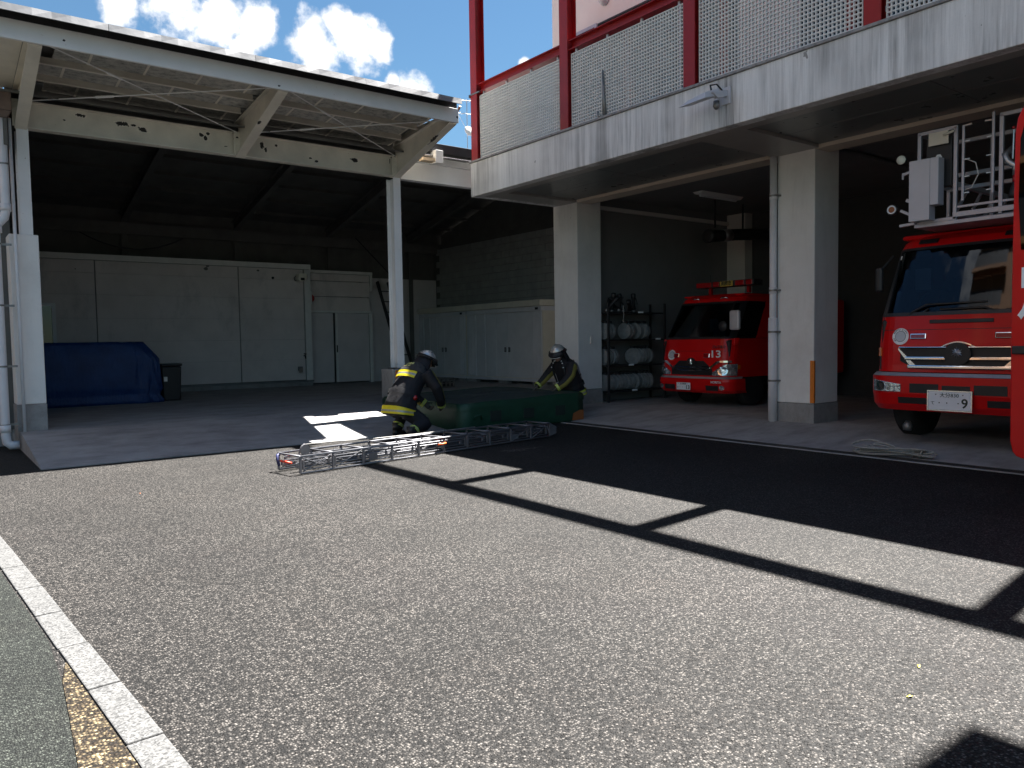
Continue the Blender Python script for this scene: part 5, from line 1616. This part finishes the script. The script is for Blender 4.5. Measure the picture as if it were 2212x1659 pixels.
for y, m_ in ((9.5, 'dark_metal'), (10.35, 'dark_metal')):
    st_ = box('seat', M['dark_metal'], t13, 12.9, 13.3, y - .22, y + .22, 1.0, 1.2, .05)
    box('backrest', M['dark_metal'], st_, 13.25, 13.38, y - .22, y + .22, 1.21, 1.75, .05)
    box('headrest_cover', M['cabinet'], st_, 13.2, 13.26, y - .1, y + .1, 1.55, 1.82, .03)
for y in (9.95, 10.0, 10.06): box('folded_map', M['trim'], t13, 12.85, 13.1, y, y + .012, 1.45, 1.75)
mr = box('wing_mirror', M['alu_paint'], t13, 12.02, 12.10, 8.84, 9.06, 1.56, 1.93, .035)
MB().tube([(12.08, 9.05, 1.9), (12.3, 9.12, 2.08)], .014, 6).build('mirror_arm', M['black'], mr)
m2 = MB().lathe([(0, 0), (.09, .02), (.10, .04), (0, .06)], (12.04, 9.24, 1.64), (1, 0, 0), 16).build('round_mirror', M['dark_metal'], t13, smooth=True)
plate(c3, -.07, .30, .397, .568, '大分830', 'い', '13', False)
lb = box('light_bar', M['dark_metal'], t13, 12.55, 12.85, 8.9, 10.25, 2.415, 2.53, .02)
for ya, yb in ((9.87, 10.24), (9.68, 9.83), (9.10, 9.30), (8.92, 9.06)): box('lamp_cover', M['red_lens'], lb, 12.53, 12.548, ya, yb, 2.425, 2.52, .006)
sg_ = box('bar_sign', M['yellow_panel'], lb, 12.525, 12.545, 9.36, 9.65, 2.42, 2.525, .004)
text_mesh('bar_lettering', '別府市', .10, M['plate_ink'], sg_, (12.521, 9.505, 2.472), width=.25, bold=.003)
for y in (9.1, 10.0): box('bar_leg', M['red_lens'], lb, 12.66, 12.72, y - .03, y + .03, 2.28, 2.414)
MB().tube([(12.7, 10.02, 2.53), (12.7, 10.02, 2.68)], .008, 5).build('antenna', M['black'], lb)
for y in (9.2, 10.66): wheel(t13, 12.85, y, .09, .36, .2)
for y in (9.25, 10.6): wheel(t13, 15.2, y, .09, .36, .22)
box('chassis', M['black'], t13, 12.3, 16.0, 9.6, 10.3, .42, .62)
box('body', M['truck_red'], t13, 14.0, 16.0, 9.02, 10.84, .62, 2.2, .04)

# ---------------------------------------------------------------- rescue vehicle just right of the picture, its door swung open
rv = thing('rescue_vehicle', 'bright red rescue vehicle at the right edge with its door swung open', 'fire truck', (7.6, .6, 0))
cR = Cab(rv, 6.55, .45, [(.40, .08, 1.10, .2), (.55, 0, 1.15, .22), (1.35, .04, 1.15, .22), (2.6, .22, 1.13, .25), (3.15, .32, 1.08, .3), (3.3, .5, .98, .3)])
cR.strip('body_front', M['truck_red'], -3.2, 3.2, .42, 1.45, 0, .006, n=70, nz=6)
cR.strip('body_top', M['truck_red'], -3.2, 3.2, 2.72, 3.3, 0, .006, n=70, nz=5)
cR.strip('windscreen', M['glass'], -1.0, 1.0, 1.45, 2.72, -.01, .006, n=30, nz=5)
for sg in (-1, 1):
    cR.strip('windscreen_pillar', M['truck_red'], sg * 1.0, sg * 1.3, 1.45, 2.72, 0, .006, nz=5)
    cR.strip('headlamp', M['lens'], sg * .72, sg * 1.05, .72, .9, .007, .012)
cR.strip('side_window', M['glass'], -1.3, -3.0, 1.45, 2.72, -.01, .006, nz=4)
cR.strip('rear_pillar', M['truck_red'], 2.3, 3.2, 1.45, 2.72, 0, .006, nz=4)
box('roof_panel', M['truck_red'], rv, 7.0, 9.2, -.6, 1.5, 3.26, 3.32, .03)
box('interior', M['black'], rv, 7.2, 9.2, -.6, 1.5, .5, 1.3)
for y in (-.5, 1.4): wheel(rv, 7.9, y, .0, .46, .26)
# the door itself: a pressed panel with window, handle and lettering
DX = 7.20
poly = [(1.62, .38), (2.50, .38), (2.545, .395), (2.575, .43), (2.595, .52), (2.602, 1.3), (2.604, 2.4), (2.60, 3.05), (2.585, 3.17), (2.55, 3.25), (2.49, 3.28), (1.62, 3.28)]
dmb = MB().prism(poly, 0, DX, DX + .07)
dr = dmb.build('open_door', M['truck_red'], rv, .012, seg=3)
dr['label'] = 'bright red open door with white lettering'
MB().prism([(1.72, 2.1), (2.535, 2.1), (2.56, 2.5), (2.555, 3.0), (2.53, 3.1), (2.46, 3.15), (1.72, 3.15)], 0, DX - .012, DX - .002).build('door_window', M['pane'], dr)
MB().box(DX - .03, DX - .001, 2.44, 2.585, 1.245, 1.315).build('door_handle', M['black'], dr, .01)
text_mesh('door_lettering', '別府市', .46, M['white_print'], dr, (DX - .004, 2.03, 1.72), width=1.05, bold=.008)

# ---------------------------------------------------------------- apartment block across the road, seen in the windscreens
ob = thing('brick_building', 'tall orange-brown tiled building reflected in the ladder truck windscreen', 'building', (-28, 12, 0))
wallm = plain('orange_tile', (.24, .11, .04), .7, var=.15, scale=2)
box('wall', wallm, ob, -34, -24, 4, 21.6, 0, 46)
for k in range(13):
    z = 2.2 + 3.4 * k
    for y in range(5, 19, 6):
        b_ = box('window', M['black'], ob, -23.99, -23.9, y, y + 4.6, z, z + 1.9)
        box('sill', wallm, b_, -23.89, -23.2, y - .2, y + 4.8, z - .35, z - .05)

# =================================================================== people
def ell(c, ux, uy, rx, ry, n=20):
    return [c + ux * (rx * math.cos(2 * PI * k / n)) + uy * (ry * math.sin(2 * PI * k / n)) for k in range(n)]


def spine(path, t):
    n = len(path) - 1; q = min(max(t, 0), 1) * n; i = min(int(q), n - 1); f_ = q - i
    a, b = path[i], path[i + 1]
    return Vector(a[0]).lerp(Vector(b[0]), f_), a[1] + (b[1] - a[1]) * f_, a[2] + (b[2] - a[2]) * f_


def torso_ring(path, t, off=0.0, n=28, seed=0):
    c, rx, ry = spine(path, t)
    c2, _, _ = spine(path, min(1, t + .02)); c1, _, _ = spine(path, max(0, t - .02))
    d = (c2 - c1).normalized(); side = Vector((0, 1, 0)); side = (side - d * side.dot(d)).normalized(); fr = side.cross(d)
    out = []
    for k in range(n):
        a = 2 * PI * k / n
        e = .8
        x, y = math.copysign(abs(math.cos(a)) ** e, math.cos(a)), math.copysign(abs(math.sin(a)) ** e, math.sin(a))
        w = 1 + .02 * math.sin(5 * a + 9 * t) + .015 * math.sin(11 * a - 14 * t)
        out.append(c + fr * ((rx * w + off) * x) + side * ((ry * w + off) * y))
    return out


def limb_ring(pts, rs, t, off=0.0, n=16, wr=0.03):
    m = len(pts) - 1; q = min(max(t, 0), 1) * m; i = min(int(q), m - 1); f_ = q - i
    P_, Q_ = Vector(pts[i]), Vector(pts[i + 1]); c = P_.lerp(Q_, f_); r = rs[i] + (rs[i + 1] - rs[i]) * f_
    d = (Q_ - P_).normalized()
    if f_ < .15 and i > 0: d = (d + (P_ - Vector(pts[i - 1])).normalized() * (1 - f_ / .15) * .999).normalized()
    if f_ > .85 and i < m - 1: d = (d + (Vector(pts[i + 2]) - Q_).normalized() * ((f_ - .85) / .15) * .999).normalized()
    ref = Vector((0, 1, 0)) if abs(d.y) < .8 else Vector((1, 0, 0))
    u = (ref - d * ref.dot(d)).normalized(); w = u.cross(d)
    return [c + (u * math.cos(2 * PI * k / n) + w * math.sin(2 * PI * k / n)) * (r * (1 + wr * math.sin(3 * k + 30 * t)) + off) for k in range(n)]


def band(name, mat, ringfn, t0, t1, off, par, k0=0, k1=None, nseg=4):
    """strip of tape that hugs the cloth"""
    rr = [ringfn(t0 + (t1 - t0) * i / nseg, off) for i in range(nseg + 1)]
    n = len(rr[0])
    if k1 is None: return MB().rings(rr, False, False).build(name, mat, par, smooth=True, world=False)
    mb = MB(); cols_ = [k % n for k in range(k0, k1 + 1)]
    vs = [r[c] for r in rr for c in cols_]; w = len(cols_)
    return mb.add(vs, [(i * w + j, i * w + j + 1, (i + 1) * w + j + 1, (i + 1) * w + j) for i in range(nseg) for j in range(w - 1)]).build(name, mat, par, smooth=True, world=False)


def person(label, loc, rotz, J, tank=False, letters=False):
    p = thing('person', label, 'person', loc, rotz, 'firefighters at the crash mat')
    tors = J['torso']; tf = lambda t, off=0.0: torso_ring(tors, t, off)
    mb = MB().rings([tf(i / 22) for i in range(23)])
    hd = Vector(J['head']); fd = Vector(J['face']).normalized(); up = Vector((0, 0, 1)); up = (up - fd * up.dot(fd)).normalized(); sd_ = up.cross(fd)
    HM = Matrix((fd, sd_, up)).transposed().to_4x4(); HM.translation = hd
    nk = Vector(tors[-1][0])
    mb.tube([nk - Vector((0, 0, .03)), nk.lerp(hd, .5), hd - up * .05], [.085, .07, .07], 14)
    arms = {}
    for sgn, key in ((1, 'L'), (-1, 'R')):
        arms[key] = (J['arm' + key], [.098, .082, .07, .058]); mb.rings([limb_ring(*arms[key], t=i / 18, n=16) for i in range(19)])
        legs = J['leg' + key]; mb.rings([limb_ring(legs, [.125, .105, .082, .075], i / 20, n=16) for i in range(21)])
    bdy = mb.build('body', M['coat'], p, smooth=True, world=False)
    md = bdy.modifiers.new('remesh', 'REMESH'); md.mode = 'VOXEL'; md.voxel_size = .014; md.use_smooth_shade = True
    ms = bdy.modifiers.new('smooth', 'SMOOTH'); ms.factor = .5; ms.iterations = 3
    # jacket skirt hanging over the hips
    # tapes
    for t0, t1, m_ in ((.03, .075, 'a'), (.075, .115, 's'), (.115, .16, 'a')):
        band('hem_tape', M['silver_tape'] if m_ == 's' else M[J['tape']], tf, t0, t1, .020, p)
    if letters:
        for t0, t1, m_ in ((.50, .54, 'yellow_tape'), (.54, .575, 'silver_tape'), (.575, .615, 'yellow_tape')): band('back_tape', M[m_], tf, t0, t1, .022, p, 9, 18)
        band('sunlit_yoke', M['coat_sunlit'], tf, .63, .985, .013, p, 7, 21, 8)  # sunlit upper back, its brightness painted as paler cloth
        # two printed lines across the back, as rows of small blocks
        for row, (t0, t1) in enumerate(((.80, .855), (.71, .765))):
            for q in range(6 if row == 0 else 5):
                k = 9.6 + q * .9 + (.45 if row else 0)
                ra, rb = tf(t0, .017), tf(t1, .017)
                def at_(r, kk):
                    i = int(kk) % 28; f_ = kk - int(kk); return r[i].lerp(r[(i + 1) % 28], f_)
                MB().add([at_(ra, k), at_(ra, k + .72), at_(rb, k + .72), at_(rb, k)], [(0, 1, 2, 3)]).build('back_print', plain('pale_print', (.72, .68, .25), .6), p, world=False)
    for key in 'LR':
        fn = lambda t, off=0.0, key=key: limb_ring(*arms[key], t=t, off=off, n=16)
        band('cuff_tape', M['lime_tape'], fn, .90, .945, .012, p)
        band('cuff_tape', M['silver_tape'], fn, .945, .96, .012, p)
        band('cuff_tape', M['lime_tape'], fn, .96, .995, .012, p)
        k0, k1 = J['sleeve' + key]
        band('sleeve_panel', M[J['sleeve']], fn, .05, .89, .009, p, k0, k1, 16)
        lg = J['leg' + key]; fl2 = lambda t, off=0.0, lg=lg: limb_ring(lg, [.125, .105, .082, .075], t, off, 16)
        for t0, t1, m_ in ((.80, .84, 'lime_tape'), (.84, .87, 'silver_tape'), (.87, .91, 'lime_tape')): band('shin_tape', M[m_], fl2, t0, t1, .012, p)
        # boot
        an, toe = Vector(lg[-1]), Vector(J['toe' + key])
        dd = (toe - an); dd.z = 0; dd.normalize(); sdv = Vector((-dd.y, dd.x, 0))
        heel = Vector((an.x, an.y, toe.z)) - dd * .06
        rr = []
        for t, w_, h_ in ((0, .035, .10), (.15, .045, .13), (.35, .047, .12), (.6, .05, .085), (.85, .045, .07), (1.0, .02, .04)):
            c = heel.lerp(toe + dd * .02, t); rr.append([c + sdv * (w_ * math.cos(a)) + Vector((0, 0, max(0, h_ * (.5 + .5 * math.sin(a))))) for a in [2 * PI * k / 12 for k in range(12)]])
        bt = MB().rings(rr); bt.tube([an + Vector((0, 0, .10)), an - Vector((0, 0, .02))], .065, 12)
        bt.build('boot', M['boot'], p, smooth=True, world=False)
        # glove: palm and five curled fingers
        el_, wr_ = Vector(arms[key][0][-2]), Vector(arms[key][0][-1]); d = (wr_ - el_).normalized()
        pn = Vector(J['palm' + key]).normalized(); pn = (pn - d * pn.dot(d)).normalized(); sv = d.cross(pn)
        gb = MB(); rr = []
        for t, w_, h_ in ((-.03, .036, .036), (.0, .036, .03), (.04, .046, .022), (.085, .044, .018), (.095, .03, .012)):
            c = wr_ + d * t; rr.append([c + sv * (w_ * math.cos(a)) + pn * (h_ * math.sin(a)) for a in [2 * PI * k / 12 for k in range(12)]])
        gb.rings(rr)
        for q, (o_, L) in enumerate(((-.032, .062), (-.011, .075), (.011, .072), (.031, .058))):
            b0 = wr_ + d * .085 + sv * o_; b1 = b0 + d * L * .45 + pn * .006; b2 = b1 + d * L * .25 + pn * L * .35; b3 = b2 + pn * L * .35 - d * .004
            gb.tube([b0, b1, b2, b3], [.0115, .011, .010, .008], 8)
        th_s = 1 if key == 'R' else -1
        b0 = wr_ + d * .02 + sv * .036 * th_s; gb.tube([b0, b0 + sv * .03 * th_s + d * .03 + pn * .01, b0 + sv * .032 * th_s + d * .06 + pn * .025], [.014, .012, .009], 8)
        gb.build('glove', M['glove'], p, smooth=True, world=False)
    # head: face, ears, hair, helmet
    fmb = MB(); rr = []
    for z, rx, ry, cx2 in ((-.125, .03, .03, .055), (-.115, .055, .045, .04), (-.085, .075, .058, .025), (-.05, .088, .066, .012), (0, .095, .073, .003), (.05, .098, .075, 0), (.09, .085, .066, -.004), (.115, .05, .04, -.006)):
        rr.append([Vector((cx2 + rx * math.cos(a), ry * math.sin(a), z)) for a in [2 * PI * k / 20 for k in range(20)]])
    fmb.rings(rr)
    fmb.tube([(.092, 0, .015), (.108, 0, -.02), (.116, 0, -.036), (.098, 0, -.045)], [.008, .011, .014, .008], 8)
    fmb.tube([(.088, -.022, -.072), (.098, 0, -.07), (.088, .022, -.072)], [.005, .008, .005], 8)
    for s_ in (-1, 1): fmb.tube([(.0, s_ * .074, .02), (-.008, s_ * .083, 0), (.0, s_ * .074, -.025)], [.008, .014, .007], 8)
    fo = fmb.xform(HM).build('face', M['skin'], p, smooth=True, world=False)
    for s_ in (-1, 1):
        MB().lathe([(0, 0), (.011, 0), (.008, .006), (0, .007)], HM @ Vector((.086, s_ * .032, .005)), fd, 10).build('eye', M['black'], fo, smooth=True, world=False)
        MB().tube([HM @ Vector((.09, s_ * .016, .026)), HM @ Vector((.086, s_ * .048, .03))], .005, 6).build('brow', M['black'], fo, smooth=True, world=False)
    hb = MB(); rr = []
    for z, r in ((.035, .128), (.055, .130), (.09, .124), (.125, .105), (.15, .072), (.163, .03), (.165, .002)):
        rr.append([Vector((1.12 * r * math.cos(a), r * math.sin(a), z)) for a in [2 * PI * k / 28 for k in range(28)]])
    hb.rings(rr, True, True); hm = hb.xform(HM).build('helmet', M['helmet'], p, smooth=True, world=False)
    rr = []
    for r0, z in ((.128, .05), (.168, .03), (.166, .022), (.125, .04)):
        rr.append([Vector(((1.12 * r0 + (.02 if math.cos(a) > 0 else 0) * math.cos(a)) * math.cos(a), r0 * math.sin(a), z - (.012 if math.cos(a) > .5 else 0))) for a in [2 * PI * k / 28 for k in range(28)]])
    MB().rings(rr, False, False, True).xform(HM).build('brim', M['black'], hm, smooth=True, world=False)
    MB().tube([HM @ Vector((1.13 * .131 * math.cos(a), .131 * math.sin(a), .06)) for a in [2 * PI * k / 28 for k in range(28)]], .012, 6, closed=True).build('helmet_band', M['black'], hm, smooth=True, world=False)
    for q in (-.035, 0, .035):
        MB().tube([HM @ Vector((.125 * math.cos(a), q, .045 + .125 * math.sin(a))) for a in [math.radians(15 + 150 * k / 10) for k in range(11)]], .006, 6).build('comb', M['helmet'], hm, smooth=True, world=False)
    vb = MB(); rr = []
    for r0, z in ((.150, .075), (.162, .02), (.158, -.025)):
        rr.append([Vector((1.1 * r0 * math.cos(a) + .005, r0 * math.sin(a), z)) for a in [math.radians(-75 + 150 * k / 18) for k in range(19)]] + [Vector((1.1 * (r0 - .004) * math.cos(a) + .005, (r0 - .004) * math.sin(a), z)) for a in [math.radians(75 - 150 * k / 18) for k in range(19)]])
    vb.rings(rr).xform(HM).build('visor', M['black'], hm, smooth=True, world=False)
    MB().tube([HM @ Vector((1.1 * .16 * math.cos(a) + .005, .16 * math.sin(a), -.026)) for a in [math.radians(-50 + 100 * k / 12) for k in range(13)]], .005, 6).build('visor_rim', M['white_print'], hm, smooth=True, world=False)
    cb_ = MB(); rr = []
    for r0, z, ex in ((.125, .04, 0), (.15, -.02, .005), (.17, -.09, .01), (.185, -.16, .01)):
        A_ = [math.radians(85 + 190 * k / 20) for k in range(21)]
        rr.append([Vector((1.05 * r0 * math.cos(a), r0 * math.sin(a), z + .008 * math.sin(5 * a))) for a in A_] + [Vector((1.05 * (r0 - .012) * math.cos(a), (r0 - .012) * math.sin(a), z)) for a in reversed(A_)])
    cb_.rings(rr).xform(HM).build('neck_cape', M['coat'], hm, smooth=True, world=False)
    if tank:
        ta_, tb_ = Vector(J['tank'][0]), Vector(J['tank'][1]); ax = (tb_ - ta_); L = ax.length
        tk = MB().lathe([(0, 0), (.05, .01), (.078, .05), (.08, .1), (.08, L - .1), (.07, L - .04), (.035, L), (.03, L + .04), (0, L + .04)], ta_, ax, 18).build('air_cylinder', M['tank'], p, smooth=True, world=False)
        MB().lathe([(.084, 0), (.084, .03), (.081, .03), (.081, 0)], ta_ + ax * .35, ax, 18).build('cylinder_strap', M['black'], tk, world=False)
        MB().box(-.05, .05, -.06, .06, -.06, .06).xform(Matrix.Translation(ta_ - ax.normalized() * .02)).build('regulator', M['black'], tk, .012, world=False)
        for s_ in (-.11, .11):
            pts = [spine(tors, t)[0] + Vector((0, s_, 0)) for t in (.5, .75, .93)]
            k_ = 5
            rr_ = [tf(t, .022) for t in (.35, .5, .65, .8, .92)]
            idx = 3 if s_ > 0 else 25
            MB().tube([r[idx] for r in rr_], .02, 6).build('harness_strap', M['black'], p, smooth=True, world=False)
            for r in rr_[2:]: MB().lathe([(0, 0), (.012, 0), (.012, .008), (0, .01)], r[idx] + fd * .02 + Vector((0, 0, .02)), fd, 8).build('stud', M['white_print'], p, world=False)
        band('waist_belt', M['black'], tf, .22, .27, .03, p)
        MB().tube([Vector(J['tank'][0]) + Vector((0, -.1, .02)), Vector(J['tank'][0]) + Vector((-.06, -.2, -.02)), Vector(J['tank'][0]) + Vector((.02, -.24, -.12)), Vector(J['tank'][0]) + Vector((.1, -.2, -.16))], .016, 8).build('air_hose', M['black'], p, smooth=True, world=False)
        MB().box(-.02, .02, -.05, .05, -.07, .07).xform(Matrix.Translation(Vector(J['torso'][2][0]) + fd * .16 + Vector((0, .06, .1)))).build('radio', M['trim'], p, .008, world=False)
    else:
        band('waist_belt', M['coat'], tf, .30, .35, .02, p)
        MB().lathe([(0, 0), (.035, 0), (.04, .03), (0, .05)], Vector(spine(tors, .32)[0]) + Vector((.0, -.22, -.02)), (0, -1, 0), 12).build('reel', M['red_lens'], p, smooth=True, world=False)
    return p


J1 = dict(torso=[((-.02, 0, .33), .215, .255), ((.0, 0, .44), .205, .245), ((.10, 0, .64), .185, .225), ((.22, 0, .82), .175, .225), ((.31, 0, .95), .165, .24), ((.37, 0, 1.03), .11, .17), ((.41, 0, 1.07), .07, .09)],
          head=(.55, -.02, 1.13), face=(.86, -.25, -.45),
          armL=[(.33, .22, .97), (.46, .33, .74), (.60, .27, .56), (.70, .18, .45)], armR=[(.33, -.22, .97), (.44, -.33, .74), (.55, -.30, .57), (.66, -.22, .45)],
          legL=[(.02, .13, .40), (.40, .25, .47), (.22, .24, .22), (.14, .23, .11)], legR=[(.02, -.13, .40), (.26, -.27, .20), (.04, -.30, .16), (-.10, -.33, .10)],
          toeL=(.32, .25, .004), toeR=(.02, -.33, .004), palmL=(.3, -.9, -.2), palmR=(.3, .9, -.2), tape='yellow_tape', sleeve='olive', sleeveL=(1, 6), sleeveR=(9, 14))
person('firefighter with printed back kneeling at the near-left end of the crash mat', (5.62, 10.14, 0.004), math.radians(14), J1, letters=True)
J2 = dict(torso=[((-.04, 0, .34), .20, .235), ((-.02, 0, .46), .19, .23), ((.06, 0, .66), .18, .22), ((.13, 0, .82), .175, .225), ((.18, 0, .95), .16, .235), ((.21, 0, 1.02), .11, .17), ((.23, 0, 1.06), .07, .09)],
          head=(.33, .02, 1.15), face=(.88, .25, -.38),
          armL=[(.18, .24, .94), (.30, .33, .75), (.42, .30, .62), (.54, .24, .53)], armR=[(.18, -.24, .94), (.27, -.38, .76), (.38, -.42, .63), (.50, -.42, .54)],
          legL=[(.0, .13, .40), (.30, .22, .30), (.12, .24, .20), (.02, .24, .10)], legR=[(.0, -.13, .40), (.22, -.24, .14), (-.10, -.24, .12), (-.26, -.24, .10)],
          toeL=(.22, .24, .004), toeR=(-.34, -.25, .004), palmL=(.2, -.2, -1), palmR=(.2, .2, -1), tape='lime_tape', sleeve='olive', sleeveL=(15, 18), sleeveR=(15, 18), tank=((-.17, 0, .58), (-.03, 0, .98)))
person('firefighter wearing an air cylinder kneeling at the far-right end of the crash mat', (9.62, 10.78, 0.03), math.radians(176), J2, tank=True)

# the station and what stands in its bays: plan size from the shadow spacing on the yard, bay floor 13 cm above the asphalt
PLAN, LIFT = 0.97, Vector((0, 0, .0426))
for o in [q for q in SC.objects if q.parent is None and (q in (st, fl, cl, cl2, ed, hr, t9, t13) or q.name.split('.')[0] in ('hose_roll', 'hose_nozzle', 'pale_cord'))]:
    o.location = o.location * PLAN + LIFT
    o.scale = (PLAN, PLAN, PLAN)
